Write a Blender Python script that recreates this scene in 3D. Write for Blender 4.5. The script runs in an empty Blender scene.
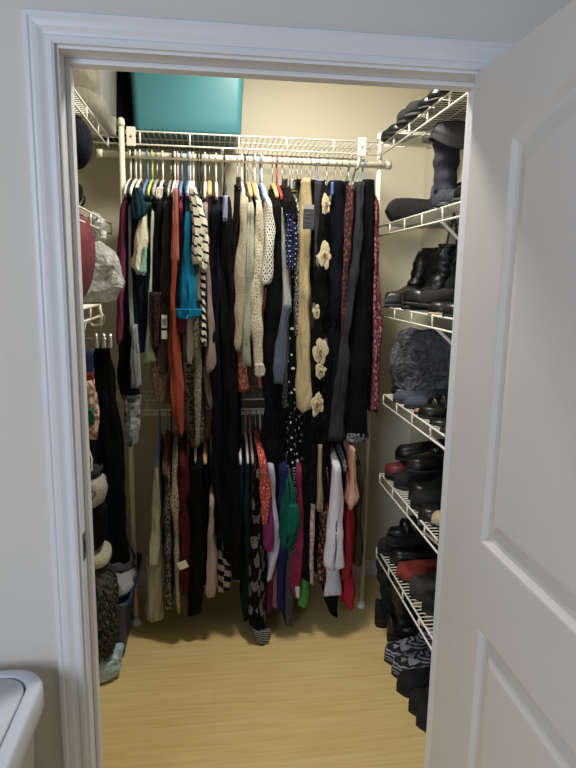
import bpy, bmesh, math, random
from mathutils import Vector, Matrix, noise
R = math.radians
PI = math.pi
SC = bpy.context.scene
COL = SC.collection
# ------------------------------------------------------------------ camera, world, lights, exposure
CAM = Vector((0.0, -1.34, 1.585)); FPX = 597.0
RX = Vector((0.99190141, -0.0059994, 0.12686846))   # world x, y, z axes seen in camera axes (right, down, forward)
RY = Vector((-0.12594969, -0.17527678, 0.97642958))
RZ = Vector((0.0163791, -0.98450092, -0.17461291))
cd = bpy.data.cameras.new('camera'); cam = bpy.data.objects.new('camera', cd); COL.objects.link(cam); SC.camera = cam
cd.sensor_fit = 'VERTICAL'; cd.sensor_height = 24.0; cd.lens = 24.0 * FPX / 768.0; cd.clip_start = 0.02
right = Vector((RX[0], RY[0], RZ[0])); down = Vector((RX[1], RY[1], RZ[1])); fwd = Vector((RX[2], RY[2], RZ[2]))
cam.matrix_world = Matrix(((right[0], -down[0], -fwd[0], CAM[0]), (right[1], -down[1], -fwd[1], CAM[1]), (right[2], -down[2], -fwd[2], CAM[2]), (0, 0, 0, 1)))

W = bpy.data.worlds.new('world'); SC.world = W; W.use_nodes = True
W.node_tree.nodes['Background'].inputs[0].default_value = (0.74, 0.86, 1.0, 1)
W.node_tree.nodes['Background'].inputs[1].default_value = 0.17

def area(name, loc, target, sx, sy, power, color):
    l = bpy.data.lights.new(name, 'AREA'); l.shape = 'RECTANGLE'; l.size = sx; l.size_y = sy; l.energy = power; l.color = color
    o = bpy.data.objects.new(name, l); COL.objects.link(o); o.location = loc
    o.rotation_euler = (Vector(target) - Vector(loc)).to_track_quat('-Z', 'Y').to_euler(); return o
area('window_daylight', (-1.65, -3.0, 1.85), (0.0, 0.0, 1.2), 1.2, 1.4, 54, (0.73, 0.83, 1.0))
area('closet_lamp_light', (0.30, 0.70, 2.66), (0.30, 0.70, 0.0), 0.24, 0.24, 24.5, (1.0, 0.965, 0.87))
vs = SC.view_settings; vs.view_transform = 'Standard'; vs.look = 'None'; vs.gamma = 1.0; vs.use_curve_mapping = False
vs.exposure = 0.0

def at(u, v, D):                        # a point of the place, D metres deep from the camera's wall-parallel plane
    q = Vector(((u - 288.0) / FPX, (v - 384.0) / FPX, 1.0))
    w = right * q[0] + down * q[1] + fwd * q[2]
    return CAM + w * (D / w[1])
def atx(u, v, X):
    q = Vector(((u - 288.0) / FPX, (v - 384.0) / FPX, 1.0))
    w = right * q[0] + down * q[1] + fwd * q[2]
    return CAM + w * (X / w[0])

# ------------------------------------------------------------------ materials
def lin(h):
    h = h.lstrip('#'); c = [int(h[i:i + 2], 16) / 255 for i in (0, 2, 4)]
    return tuple(x / 12.92 if x <= .04045 else ((x + .055) / 1.055) ** 2.4 for x in c) + (1,)
MATS = {}
class NB:
    def __init__(s, name):
        s.m = bpy.data.materials.new(name); s.m.use_nodes = True; s.t = s.m.node_tree; s.N = s.t.nodes; s.L = s.t.links
        s.p = s.N['Principled BSDF']
    def n(s, t, **k):
        x = s.N.new(t)
        for a, b in k.items(): setattr(x, a, b)
        return x
    def mapping(s, uv=False, scale=(1, 1, 1), rot=(0, 0, 0)):
        tc = s.n('ShaderNodeTexCoord'); mp = s.n('ShaderNodeMapping'); mp.inputs['Scale'].default_value = scale; mp.inputs['Rotation'].default_value = rot
        s.L.new(tc.outputs['UV' if uv else 'Object'], mp.inputs['Vector']); return mp.outputs['Vector']
    def noise(s, vec, scale, detail=3, dist=0.0):
        x = s.n('ShaderNodeTexNoise'); x.inputs['Scale'].default_value = scale; x.inputs['Detail'].default_value = detail; x.inputs['Distortion'].default_value = dist
        s.L.new(vec, x.inputs['Vector']); return x
    def ramp(s, fac, stops, interp='LINEAR'):
        x = s.n('ShaderNodeValToRGB'); x.color_ramp.interpolation = interp; e = x.color_ramp.elements
        while len(e) < len(stops): e.new(0.5)
        for k, (p, c) in enumerate(stops): e[k].position = p; e[k].color = c
        s.L.new(fac, x.inputs['Fac']); return x.outputs['Color']
    def mix(s, fac, a, b, mode='MIX'):
        x = s.n('ShaderNodeMix', data_type='RGBA', blend_type=mode)
        for sock, v in ((x.inputs[0], fac), (x.inputs[6], a), (x.inputs[7], b)):
            if hasattr(v, 'links'): s.L.new(v, sock)
            else: sock.default_value = v
        return x.outputs[2]
    def math(s, op, a, b=0.0):
        x = s.n('ShaderNodeMath', operation=op)
        for i, v in enumerate((a, b)):
            if hasattr(v, 'links'): s.L.new(v, x.inputs[i])
            else: x.inputs[i].default_value = v
        return x.outputs[0]
    def bump(s, h, strength, dist=0.01):
        x = s.n('ShaderNodeBump'); x.inputs['Strength'].default_value = strength; x.inputs['Distance'].default_value = dist
        s.L.new(h, x.inputs['Height']); s.L.new(x.outputs['Normal'], s.p.inputs['Normal'])
    def fin(s, col=None, rough=.5, **k):
        if col is not None:
            if hasattr(col, 'links'): s.L.new(col, s.p.inputs['Base Color'])
            else: s.p.inputs['Base Color'].default_value = col
        s.p.inputs['Roughness'].default_value = rough
        for a, b in k.items(): s.p.inputs[a.replace('_', ' ')].default_value = b
        return s.m

def plain(name, hexc, rough=.5, bump=0.0, bscale=60, var=.06, **k):
    if name in MATS: return MATS[name]
    b = NB(name); v = b.mapping(); nz = b.noise(v, bscale, 3); c = lin(hexc)
    lo = tuple(x * (1 - var) for x in c[:3]) + (1,); hi = tuple(min(1, x * (1 + var)) for x in c[:3]) + (1,)
    col = b.ramp(nz.outputs['Fac'], [(.3, lo), (.7, hi)])
    if bump: b.bump(nz.outputs['Fac'], bump, .004)
    MATS[name] = b.fin(col, rough, **k); return MATS[name]

def cloth(hexc, kind='plain', cols=(), scale=30.0, thr=.3, rough=.9, wr=.8):
    key = 'cloth_%s_%s_%s_%s' % (hexc, kind, '_'.join(cols), scale)
    if key in MATS: return MATS[key]
    b = NB(key); base = lin(hexc); ob = b.mapping(False, (1, 1, .3)); wn = b.noise(ob, 16, 4, .6)
    fine = b.noise(b.mapping(), 220, 2)
    C2 = [lin(c) for c in cols]
    var = b.ramp(fine.outputs['Fac'], [(.25, tuple(x * .82 for x in base[:3]) + (1,)), (.75, tuple(min(1, x * 1.15) for x in base[:3]) + (1,))])
    col = var
    if kind == 'dots':
        uv = b.mapping(True, (scale, scale, 1), (0, 0, R(45)))
        vo = b.n('ShaderNodeTexVoronoi', voronoi_dimensions='2D'); vo.inputs['Scale'].default_value = 1; vo.inputs['Randomness'].default_value = .12 if scale > 40 else .55; b.L.new(uv, vo.inputs['Vector'])
        col = b.mix(b.math('LESS_THAN', vo.outputs['Distance'], thr), var, C2[0])
    elif kind == 'speckle':
        vo = b.n('ShaderNodeTexVoronoi', voronoi_dimensions='2D'); vo.inputs['Scale'].default_value = 1; b.L.new(b.mapping(True, (scale, scale, 1)), vo.inputs['Vector'])
        col = b.mix(b.math('LESS_THAN', vo.outputs['Distance'], thr), var, C2[0])
    elif kind == 'stripe':
        wv = b.n('ShaderNodeTexWave', bands_direction='X'); wv.inputs['Scale'].default_value = 1; wv.inputs['Distortion'].default_value = 1.0; wv.inputs['Detail Scale'].default_value = .4
        b.L.new(b.mapping(True, (scale, scale, 1), (0, 0, R(thr * 100))), wv.inputs['Vector'])
        col = b.mix(b.math('GREATER_THAN', wv.outputs['Fac'], .55), var, C2[0])
    elif kind == 'bands':                                # thin bands across a sleeve
        wv = b.n('ShaderNodeTexWave', bands_direction='Y'); wv.inputs['Scale'].default_value = 1; wv.inputs['Distortion'].default_value = 1.6; wv.inputs['Detail Scale'].default_value = .6
        b.L.new(b.mapping(True, (scale, scale, 1), (0, 0, R(20))), wv.inputs['Vector'])
        col = b.mix(b.math('GREATER_THAN', wv.outputs['Fac'], thr), var, C2[0])
    elif kind == 'plaid':
        uvv = b.mapping(True, (scale, scale, 1)); f = None
        for dr in 'XY':
            wv = b.n('ShaderNodeTexWave', bands_direction=dr); wv.inputs['Scale'].default_value = 1; b.L.new(uvv, wv.inputs['Vector'])
            f = wv.outputs['Fac'] if f is None else b.math('ADD', f, wv.outputs['Fac'])
        col = b.mix(b.math('GREATER_THAN', f, 1.35), var, C2[0])
    elif kind in ('print', 'roses'):                    # irregular patches in two or three colours
        uvv = b.mapping(True, (scale, scale, 1)); nz = b.noise(uvv, 1.6, 3)
        vm = b.n('ShaderNodeVectorMath', operation='MULTIPLY_ADD'); b.L.new(nz.outputs['Color'], vm.inputs[0]); vm.inputs[1].default_value = (.6, .6, 0); b.L.new(uvv, vm.inputs[2])
        vo = b.n('ShaderNodeTexVoronoi', voronoi_dimensions='2D'); vo.inputs['Scale'].default_value = 1; b.L.new(vm.outputs[0], vo.inputs['Vector'])
        sep = b.n('ShaderNodeSeparateColor'); b.L.new(vo.outputs['Color'], sep.inputs[0])
        ins = b.noise(uvv, 7, 3, 1.0)
        a = C2[0]; bb = C2[1] if len(C2) > 1 else C2[0]
        if kind == 'roses':
            inner = b.ramp(ins.outputs['Fac'], [(.40, bb), (.52, a), (1, a)])
        else:
            inner = b.mix(b.math('GREATER_THAN', sep.outputs[0], .5), a, bb)
        col = b.mix(b.math('LESS_THAN', vo.outputs['Distance'], thr), var, inner)
    elif kind == 'knit':
        vo = b.n('ShaderNodeTexVoronoi'); vo.inputs['Scale'].default_value = scale; b.L.new(b.mapping(), vo.inputs['Vector'])
        col = b.ramp(vo.outputs['Distance'], [(.1, C2[0] if C2 else base), (.6, base)])
    h = b.math('ADD', wn.outputs['Fac'], b.math('MULTIPLY', fine.outputs['Fac'], .12))
    b.bump(h, wr, .03)
    MATS[key] = b.fin(col, rough, Specular_IOR_Level=.12, Sheen_Weight=0.0); return MATS[key]

def mat_floor():
    b = NB('bamboo_floor'); v = b.mapping(False, (1, 1, 1))
    br = b.n('ShaderNodeTexBrick'); br.offset = .37; br.inputs['Scale'].default_value = 1
    for k, x in (('Brick Width', 1.1), ('Row Height', .098), ('Mortar Size', .0009), ('Mortar Smooth', .3), ('Bias', 0.0)): br.inputs[k].default_value = x
    br.inputs['Color1'].default_value = lin('dcc284'); br.inputs['Color2'].default_value = lin('d4b876'); br.inputs['Mortar'].default_value = lin('c0a268')
    b.L.new(v, br.inputs['Vector'])
    g = b.noise(b.mapping(False, (2.2, 46, 1)), 1.6, 5, .3); g2 = b.noise(b.mapping(False, (7, 60, 1)), 2.2, 3, .5)
    c = b.mix(.55, br.outputs['Color'], b.ramp(g.outputs['Fac'], [(.3, lin('cbac6e')), (.62, lin('e0ca92'))]))
    k = b.ramp(g2.outputs['Fac'], [(.66, (1, 1, 1, 1)), (.76, (.90, .86, .80, 1))])
    c = b.mix(1.0, c, k, 'MULTIPLY'); b.bump(br.outputs['Fac'], -.12, .002)
    return b.fin(c, .42, Specular_IOR_Level=.4)
def mat_wall(name, hexc):
    b = NB(name); nz = b.noise(b.mapping(), 130, 4); c = lin(hexc)
    col = b.ramp(b.noise(b.mapping(), 2.0, 3).outputs['Fac'], [(.3, tuple(x * .975 for x in c[:3]) + (1,)), (.7, c)])
    b.bump(nz.outputs['Fac'], .12, .003); return b.fin(col, .75, Specular_IOR_Level=.25)
M_FLOOR = mat_floor(); M_CLOSET = mat_wall('cream_closet_paint', 'd0c9b4'); M_ROOM = mat_wall('greige_wall_paint', 'e0d8ce'); M_CEIL = mat_wall('ceiling_paint', 'efebe2')
M_TRIM = plain('white_trim_gloss', 'e6e6ea', .38, var=.015, bscale=8); M_DOOR = plain('white_door_paint', 'dbd4ce', .5, var=.012, bscale=8)
M_WIRE = plain('white_vinyl_wire', 'ebe6da', .4, var=.02); M_POLE = plain('white_pole', 'e6dfcd', .4, var=.03)
M_STEEL = plain('brushed_steel', '9a9690', .35, Metallic=1.0); M_CHROME = plain('chrome', 'd8d8d8', .15, Metallic=1.0)
M_BIN = plain('white_bin_plastic', 'cdd3dc', .4, var=.015); M_GROOVE = plain('bin_gap_shadow', '8b9098', .6)
M_TEAL = plain('teal_plastic', '3d767f', .35, var=.03, bscale=5)
M_BLKLEA = plain('black_leather', '131211', .38, .25, 90); M_BLKSUE = plain('black_suede', '0f0e0f', .9, .3, 160); M_BLKPAT = plain('black_patent', '0c0c0d', .2)
M_DKBRN = plain('dark_brown_leather', '1d1613', .45, .2, 90); M_SOLE = plain('black_rubber', '0b0b0b', .7); M_TANSOLE = plain('tan_insole', 'a8805a', .7); M_PALESOLE = plain('pale_sole', 'b9a78a', .6)
M_GREYSH = plain('blue_grey_canvas', '39424d', .85, .3, 120); M_RED = plain('red_suede', '7c2a22', .85, .25, 140); M_WINE = plain('wine_leather', '5c1a22', .5, .2, 90)
M_BEIGE = plain('beige_leather', 'b3a184', .4, .1, 80); M_NAVY = plain('navy_suede', '171a2a', .8, .35, 60); M_CUFF = plain('grey_cuff_lining', '2f3036', .8, .3, 80); M_SILVER = plain('silver_leather', '9b9a96', .3, Metallic=.8)

# ------------------------------------------------------------------ mesh helpers
def obj(name, bm, mat, parent=None, smooth=True, loc=None):
    bmesh.ops.recalc_face_normals(bm, faces=bm.faces)
    me = bpy.data.meshes.new(name); bm.to_mesh(me); bm.free()
    if smooth:
        for p in me.polygons: p.use_smooth = True
    for m in (mat if isinstance(mat, (list, tuple)) else [mat]): me.materials.append(m)
    o = bpy.data.objects.new(name, me); COL.objects.link(o)
    if parent: o.parent = parent
    if loc: o.location = loc
    return o
def tag(o, label, cat, group=None):
    o['label'] = label; o['category'] = cat
    if group: o['group'] = group
    return o
def thing(name, label, cat, loc=(0, 0, 0), rot=(0, 0, 0), group=None):
    o = bpy.data.objects.new(name, None); COL.objects.link(o); o.location = loc; o.rotation_euler = rot; o.empty_display_size = .05
    return tag(o, label, cat, group)
def struct(name, bm, mat, smooth=False, parent=None):
    o = obj(name, bm, mat, parent, smooth)
    if not parent: o['kind'] = 'structure'
    return o
def box(bm, x0, x1, y0, y1, z0, z1, bev=0.0):
    r = bmesh.ops.create_cube(bm, size=1.0)
    for v in r['verts']: v.co = Vector(((x0 + x1) / 2 + v.co.x * (x1 - x0), (y0 + y1) / 2 + v.co.y * (y1 - y0), (z0 + z1) / 2 + v.co.z * (z1 - z0)))
    if bev:
        es = list({e for v in r['verts'] for e in v.link_edges})
        bmesh.ops.bevel(bm, geom=es, offset=bev, segments=3, affect='EDGES', profile=.6)
def tube(bm, pts, r, n=6, cap=True, closed=False):
    pts = [Vector(p) for p in pts]; rad = r if isinstance(r, (list, tuple)) else [r] * len(pts)
    rings = []; prev = None
    for i, p in enumerate(pts):
        a = pts[i - 1] if (i > 0 or closed) else p; c = pts[(i + 1) % len(pts)] if (i < len(pts) - 1 or closed) else p
        d = (c - a); d = d.normalized() if d.length > 1e-9 else Vector((0, 0, 1))
        if prev is None:
            s = Vector((0, 0, 1)) if abs(d.z) < .9 else Vector((1, 0, 0)); u = d.cross(s).normalized()
        else:
            u = (prev - d * prev.dot(d)); u = u.normalized() if u.length > 1e-6 else d.orthogonal().normalized()
        prev = u; w = d.cross(u)
        rings.append([bm.verts.new(p + (u * math.cos(2 * PI * k / n) + w * math.sin(2 * PI * k / n)) * rad[i]) for k in range(n)])
    m = len(rings)
    for i in range(m if closed else m - 1):
        a, b = rings[i], rings[(i + 1) % m]
        for k in range(n): bm.faces.new((a[k], a[(k + 1) % n], b[(k + 1) % n], b[k]))
    if cap and not closed: bm.faces.new(rings[0]); bm.faces.new(rings[-1])
def loft(bm, rings, cap0=True, cap1=True, closed=True, uv=None):
    V = [[bm.verts.new(p) for p in r] for r in rings]; n = len(V[0]); lay = bm.loops.layers.uv.verify() if uv else None
    for i in range(len(V) - 1):
        for k in range(n if closed else n - 1):
            k2 = (k + 1) % n; f = bm.faces.new((V[i][k], V[i][k2], V[i + 1][k2], V[i + 1][k]))
            if uv:
                for l, (a, b2) in zip(f.loops, ((i, k), (i, k + 1), (i + 1, k + 1), (i + 1, k))): l[lay].uv = uv(a, b2)
    if cap0 and closed: bm.faces.new(V[0])
    if cap1 and closed: bm.faces.new(V[-1])
    return V
def sweep_profile(bm, path, prof, closed=False):     # path: list of (point, in-plane normal vector); prof: list of (across, out) pairs; out is given per call as -y
    V = []
    for p, nvec in path: V.append([bm.verts.new(Vector(p) + Vector(nvec) * a + Vector((0, -o, 0))) for a, o in prof])
    for i in range(len(V) - 1):
        for k in range(len(prof) - 1): bm.faces.new((V[i][k], V[i][k + 1], V[i + 1][k + 1], V[i + 1][k]))
def blob(bm, c, rad, e=2.0, amp=0.0, fs=8.0, seed=0, nu=40, nv=24, flat=None, ridge=0.0):
    c = Vector(c); so = Vector((seed * 7.3, seed * 3.1, seed * 1.7)); rings = []
    sg = lambda x, p: math.copysign(abs(x) ** p, x)
    for i in range(1, nv):
        th = -PI / 2 + PI * i / nv; ring = []
        for k in range(nu):
            ph = 2 * PI * k / nu
            d = Vector((sg(math.cos(th), 2 / e) * sg(math.cos(ph), 2 / e), sg(math.cos(th), 2 / e) * sg(math.sin(ph), 2 / e), sg(math.sin(th), 2 / e)))
            p = Vector((d.x * rad[0], d.y * rad[1], d.z * rad[2]))
            q = noise.fractal(p * fs + so, 1.0, 2.0, 3) * amp
            if ridge: q += (1 - abs(noise.noise(p * fs * 1.7 + so * 2)) * 2) * ridge
            p = p + d.normalized() * q
            if flat is not None and p.z < flat: p.z = flat
            ring.append(c + p)
        rings.append(ring)
    loft(bm, rings)

# ------------------------------------------------------------------ the setting
XL, XR, YB, ZC = -0.70, 1.035, 1.60, 2.74
JL, JR, WT, DH = -0.30, 0.608, 0.115, 2.03
bm = bmesh.new(); box(bm, -2.6, 2.2, -3.2, YB + .1, -.05, 0); struct('floor', bm, M_FLOOR)
bm = bmesh.new(); box(bm, XL - .1, XR + .1, WT, YB + .1, ZC, ZC + .06); struct('ceiling', bm, M_CEIL)
bm = bmesh.new(); box(bm, XL - .1, XR + .1, YB, YB + .1, 0, ZC); struct('wall_back', bm, M_CLOSET)
bm = bmesh.new(); box(bm, XL - .1, XL, WT, YB, 0, ZC); struct('wall_left', bm, M_CLOSET)
bm = bmesh.new(); box(bm, XR, XR + .1, WT, YB, 0, ZC); struct('wall_right', bm, M_CLOSET)
bm = bmesh.new()
box(bm, -2.6, JL - .018, 0, WT, 0, ZC); box(bm, JR + .018, 2.2, 0, WT, 0, ZC); box(bm, JL - .018, JR + .018, 0, WT, DH + .018, ZC)
wf = struct('wall_front', bm, [M_ROOM, M_CLOSET])
for p in wf.data.polygons:
    if p.normal.y > .5: p.material_index = 1
# jamb with stop
bm = bmesh.new()
box(bm, JL - .018, JL, 0, WT, 0, DH); box(bm, JR, JR + .018, 0, WT, 0, DH); box(bm, JL - .018, JR + .018, 0, WT, DH, DH + .018)
box(bm, JL, JL + .010, .050, .086, 0, DH - .010, .003); box(bm, JR - .010, JR, .050, .086, 0, DH - .010, .003); box(bm, JL, JR, .050, .086, DH - .011, DH, .003)
jamb = struct('trim_1', bm, M_TRIM); jamb.name = 'trim_1'
bm = bmesh.new(); box(bm, JL - .0005, JL + .0022, .012, .036, .925, .990, .002)
sp = obj('strike_plate', bm, M_STEEL, jamb, False); sp['label'] = 'brushed steel strike plate'
bm = bmesh.new(); box(bm, JL + .0018, JL + .003, .018, .030, .942, .972, .001); obj('latch_hole', bm, plain('dark_hole', '1a1a1a', .8), sp, False)
# casing: a moulding profile swept up the left, across, and down the right
PROF = [(0, 0), (0, .010), (.006, .013), (.014, .013), (.018, .010), (.024, .0115), (.034, .016), (.044, .0175), (.050, .0175), (.054, .020), (.062, .020), (.066, .017), (.066, 0)]
PROF = [(a_ * .86, o_) for a_, o_ in PROF]
bm = bmesh.new(); rv = .006
a, b_ = JL - rv, JR + rv; t_ = DH + rv
sweep_profile(bm, [((a, 0, 0), (-1, 0, 0)), ((a, 0, t_), (-1, 0, 1)), ((b_, 0, t_), (1, 0, 1)), ((b_, 0, 0), (1, 0, 0))], PROF)
struct('trim_2', bm, M_TRIM)
for nm, (x0, x1, y0, y1) in {'baseboard_back': (XL, XR, YB - .012, YB), 'baseboard_left': (XL, XL + .012, WT, YB - .012), 'baseboard_right': (XR - .012, XR, WT, YB - .012)}.items():
    bm = bmesh.new(); box(bm, x0, x1, y0, y1, 0, .085, .003); struct(nm, bm, M_TRIM)
bm = bmesh.new(); box(bm, -2.6, JL - .073, -.013, 0, 0, .09, .003); struct('baseboard_front', bm, M_TRIM)

# the door, swung right back to a right angle with the wall; two moulded panels, the upper one with a low arch
XD, DW, DT = 0.5725, 0.90, 0.035
HY = -0.006
def panel_loop(y0, y1, z0, z1, arch, ins):
    pts = [(y0 - ins, z0 + ins), (y1 + ins, z0 + ins)]
    n = 24; yc = (y0 + y1) / 2; hw = (y0 - y1) / 2
    for i in range(n + 1):
        t = -1 + 2 * i / n; y = yc + t * (hw - ins); z = z1 - ins + arch * (1 - t * t); pts.append((y, z))
    return pts
bm = bmesh.new()
pans = [(HY - .185, HY - DW + .185, 1.030, 1.862, .056), (HY - .205, HY - DW + .205, .16, .846, 0.0)]
def face_with_panels(x, sgn):
    es = []
    vs_ = [bm.verts.new((x, y, z)) for y, z in ((HY, .008), (HY - DW, .008), (HY - DW, DH - .003), (HY, DH - .003))]
    for i in range(4): es.append(bm.edges.new((vs_[i], vs_[(i + 1) % 4])))
    for (y0, y1, z0, z1, ar) in pans:
        loops = []
        for ins, dep in ((0, 0), (.005, .0008), (.016, .0095), (.026, .0115), (.034, .0105), (.060, .003), (.066, .0025)):
            loops.append([bm.verts.new((x + sgn * dep, y, z)) for y, z in panel_loop(y0, y1, z0, z1, ar, ins)])
        n = len(loops[0])
        for i in range(n): es.append(bm.edges.new((loops[0][i], loops[0][(i + 1) % n])))
        for q in range(len(loops) - 1):
            for i in range(n):
                j = (i + 1) % n; bm.faces.new((loops[q][i], loops[q][j], loops[q + 1][j], loops[q + 1][i]))
        bm.faces.new(loops[-1])
    bmesh.ops.triangle_fill(bm, use_beauty=True, use_dissolve=False, edges=es)
    return vs_
A = face_with_panels(XD, 1); B = face_with_panels(XD + DT, -1)
for i in range(4): bm.faces.new((A[i], A[(i + 1) % 4], B[(i + 1) % 4], B[i]))
door = struct('door_1', bm, M_DOOR)
for z in (.25, 1.05, 1.80):
    bm = bmesh.new(); tube(bm, [(XD + DT + .006, HY + .004, z - .045), (XD + DT + .006, HY + .004, z + .045)], .006, 10); obj('hinge', bm, M_STEEL, door)
for s, x0 in ((-1, XD), (1, XD + DT)):
    bm = bmesh.new()
    prof = [(.031, 0), (.031, .006), (.012, .009), (.011, .030), (.020, .036), (.0265, .046), (.0265, .054), (.018, .062), (.002, .064)]
    loft(bm, [[Vector((x0 + s * o_, HY - DW + .07 + math.cos(k / 20 * 2 * PI) * r_, .96 + math.sin(k / 20 * 2 * PI) * r_)) for k in range(20)] for r_, o_ in prof])
    obj('door_knob', bm, M_STEEL, door)

# closet ceiling lamp (above the frame)
t = thing('ceiling_light', 'round white glass ceiling light inside the closet', 'ceiling light', (.30, .70, ZC))
bm = bmesh.new(); tube(bm, [(0, 0, 0), (0, 0, -.02)], .16, 32); obj('lamp_base', bm, M_TRIM, t)
b = NB('lit_glass'); b.p.inputs['Emission Color'].default_value = (1, .86, .62, 1); b.p.inputs['Emission Strength'].default_value = 4.0; M_LIT = b.fin((.9, .88, .8, 1), .4)
bm = bmesh.new(); loft(bm, [[Vector((math.cos(k / 32 * 2 * PI) * .15 * math.cos(a_), math.sin(k / 32 * 2 * PI) * .15 * math.cos(a_), -.02 - .05 * math.sin(a_))) for k in range(32)] for a_ in [i / 8 * PI / 2 * .97 for i in range(9)]])
obj('lamp_glass', bm, M_LIT, t)

# ------------------------------------------------------------------ wire shelving
def wire_shelf(label, axis, front, wall, a0, a1, z, group, braces=(), lip=.040, end_stub=True):
    """axis 'y': shelf runs along y (side walls); 'x': along x (back wall)."""
    t = thing('wire_shelf', label, 'wire shelf', ((front + wall) / 2, (a0 + a1) / 2, z) if axis == 'y' else ((a0 + a1) / 2, (front + wall) / 2, z), group=group)
    o = Vector(t.location)
    P = (lambda c, a, h: Vector((c, a, z + h)) - o) if axis == 'y' else (lambda c, a, h: Vector((a, c, z + h)) - o)
    sg = 1 if wall > front else -1
    bm = bmesh.new(); n = int((a1 - a0) / .0225)
    for i in range(n + 1):
        a = a0 + (a1 - a0) * i / n; tube(bm, [P(front, a, 0), P(wall - sg * .004, a, 0)], .0019, 5)
    for f in (.33, .66, .985): c = front + (wall - front) * f; tube(bm, [P(c, a0, -.004), P(c, a1, -.004)], .0027, 6)
    obj('wire_deck', bm, M_WIRE, t)
    bm = bmesh.new()
    tube(bm, [P(front, a0, 0), P(front, a1, 0)], .0034, 8); tube(bm, [P(front, a0, -lip), P(front, a1, -lip)], .0034, 8)
    k = max(3, round((a1 - a0) / .195))
    for i in range(k + 1): a = a0 + (a1 - a0) * i / k; tube(bm, [P(front, a, 0), P(front, a, -lip)], .0036, 6)
    obj('front_lip', bm, M_WIRE, t)
    for a in braces:
        bm = bmesh.new(); tube(bm, [P(front + sg * .01, a, -lip), P(front + sg * .02, a, -lip - .006), P(wall - sg * .006, a, -.30), P(wall - sg * .006, a, -.335)], .0055, 8); obj('shelf_brace', bm, M_WIRE, t)
    return t
ZR = [2.145, 1.810, 1.472, 1.108, .760, .418]
RL = ['topmost wire shelf on the right closet wall, holding black heels', 'wire shelf holding the folded navy boots, second from the top beside the door', 'wire shelf holding ankle boots, third from the top beside the door', 'wire shelf under the grey quilted handbag', 'wire shelf holding the wine red shoe', 'lowest wire shelf beside the door, holding the red flat shoe']
for i, z in enumerate(ZR): wire_shelf(RL[i], 'y', .72, XR, .14, 1.265 if i < 2 else (1.165 if i == 2 else 1.06), z, 'wire shelves on the right closet wall', (.55,) if i else (.35,))
LL = ['highest wire shelf on the left wall, under the clear storage tub', 'wire shelf on the left wall under the black bag, second from the top', 'wire shelf on the left wall under the crimson cushion']
for i, z in enumerate((2.112, 1.785, 1.482)): wire_shelf(LL[i], 'y', -.39, XL, .14, (1.15, 1.15, .86)[i], z, 'wire shelves on the left closet wall', ())
wire_shelf('long wire shelf along the back wall carrying the teal storage tub', 'x', 1.265, YB, XL + .02, .715, 2.158, 'wire shelves along the back wall', (.60, .05), .050)
wire_shelf('lower wire shelf along the back wall, behind the hanging dresses', 'x', 1.265, YB, XL + .02, .715, 1.052, 'wire shelves along the back wall', (), .045)

ZU, ZL_, YR = 2.070, .988, 1.262
for x, lab in ((-.352, 'tall white support pole at the left end of the clothes rods'), (.723, 'tall white support pole beside the shoe shelves')):
    t = thing('support_pole', lab, 'pole', (x, 1.248 if x < 0 else 1.29, 0), group='poles carrying the clothes rods')
    bm = bmesh.new(); tube(bm, [(0, 0, 0), (0, 0, 2.185)], .0115 if x < 0 else .0105, 14); obj('pole_tube', bm, M_POLE, t)
    bm = bmesh.new(); tube(bm, [(0, 0, 2.17), (0, 0, 2.185), (0, 0, 2.197), (0, 0, 2.203)], [.0145, .0150, .013, .006], 14); obj('pole_cap', bm, M_POLE, t)
    bm = bmesh.new(); tube(bm, [(0, 0, 0), (0, 0, .008), (0, 0, .03)], [.022, .022, .0135], 14); obj('pole_foot', bm, M_POLE, t)
for z, lab, r in ((ZU, 'upper white clothes rod under the long wire shelf', .0135), (ZL_, 'lower white clothes rod at waist height', .0115)):
    t = thing('clothes_rod', lab, 'clothes rod', (0, YR + .02, z), group='white clothes rods')
    x0 = -.445 if z > 2 else -.34
    bm = bmesh.new(); tube(bm, [(x0, 0, 0), (.76 if z > 2 else .71, 0, 0)], r, 14); obj('rod_tube', bm, M_POLE, t)
    for x in (x0, .76 if z > 2 else .71):
        bm = bmesh.new(); tube(bm, [(x - .012, 0, 0), (x + .012, 0, 0)], r + .003, 14); obj('rod_end_cap', bm, M_POLE, t)
YR += .02
for x, lab in ((-.315, 'small white shelf clip plate near the left pole'), (.635, 'small white shelf clip plate near the right pole')):
    bm = bmesh.new(); box(bm, x - .018, x + .018, 1.250, 1.259, 2.098, 2.172, .003)
    o = obj('clip_plate', bm, M_POLE, None, False); tag(o, lab, 'shelf bracket', 'clip plates on the long shelf')
    bm = bmesh.new(); tube(bm, [(x, 1.250, 2.135), (x, 1.247, 2.135)], .0045, 10); obj('screw', bm, M_STEEL, o)
for x, lab in ((.625, 'white rod bracket holding the upper clothes rod near its right end'),):
    t = thing('rod_bracket', lab, 'rod bracket', (x, YR, ZU))
    bm = bmesh.new(); tube(bm, [(0, -.02, .045), (0, -.022, .01), (0, -.017, -.010), (0, 0, -.0185), (0, .014, -.012), (0, .06, -.03), (0, .30, -.22)], .006, 8); obj('hook', bm, M_WIRE, t)
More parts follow.
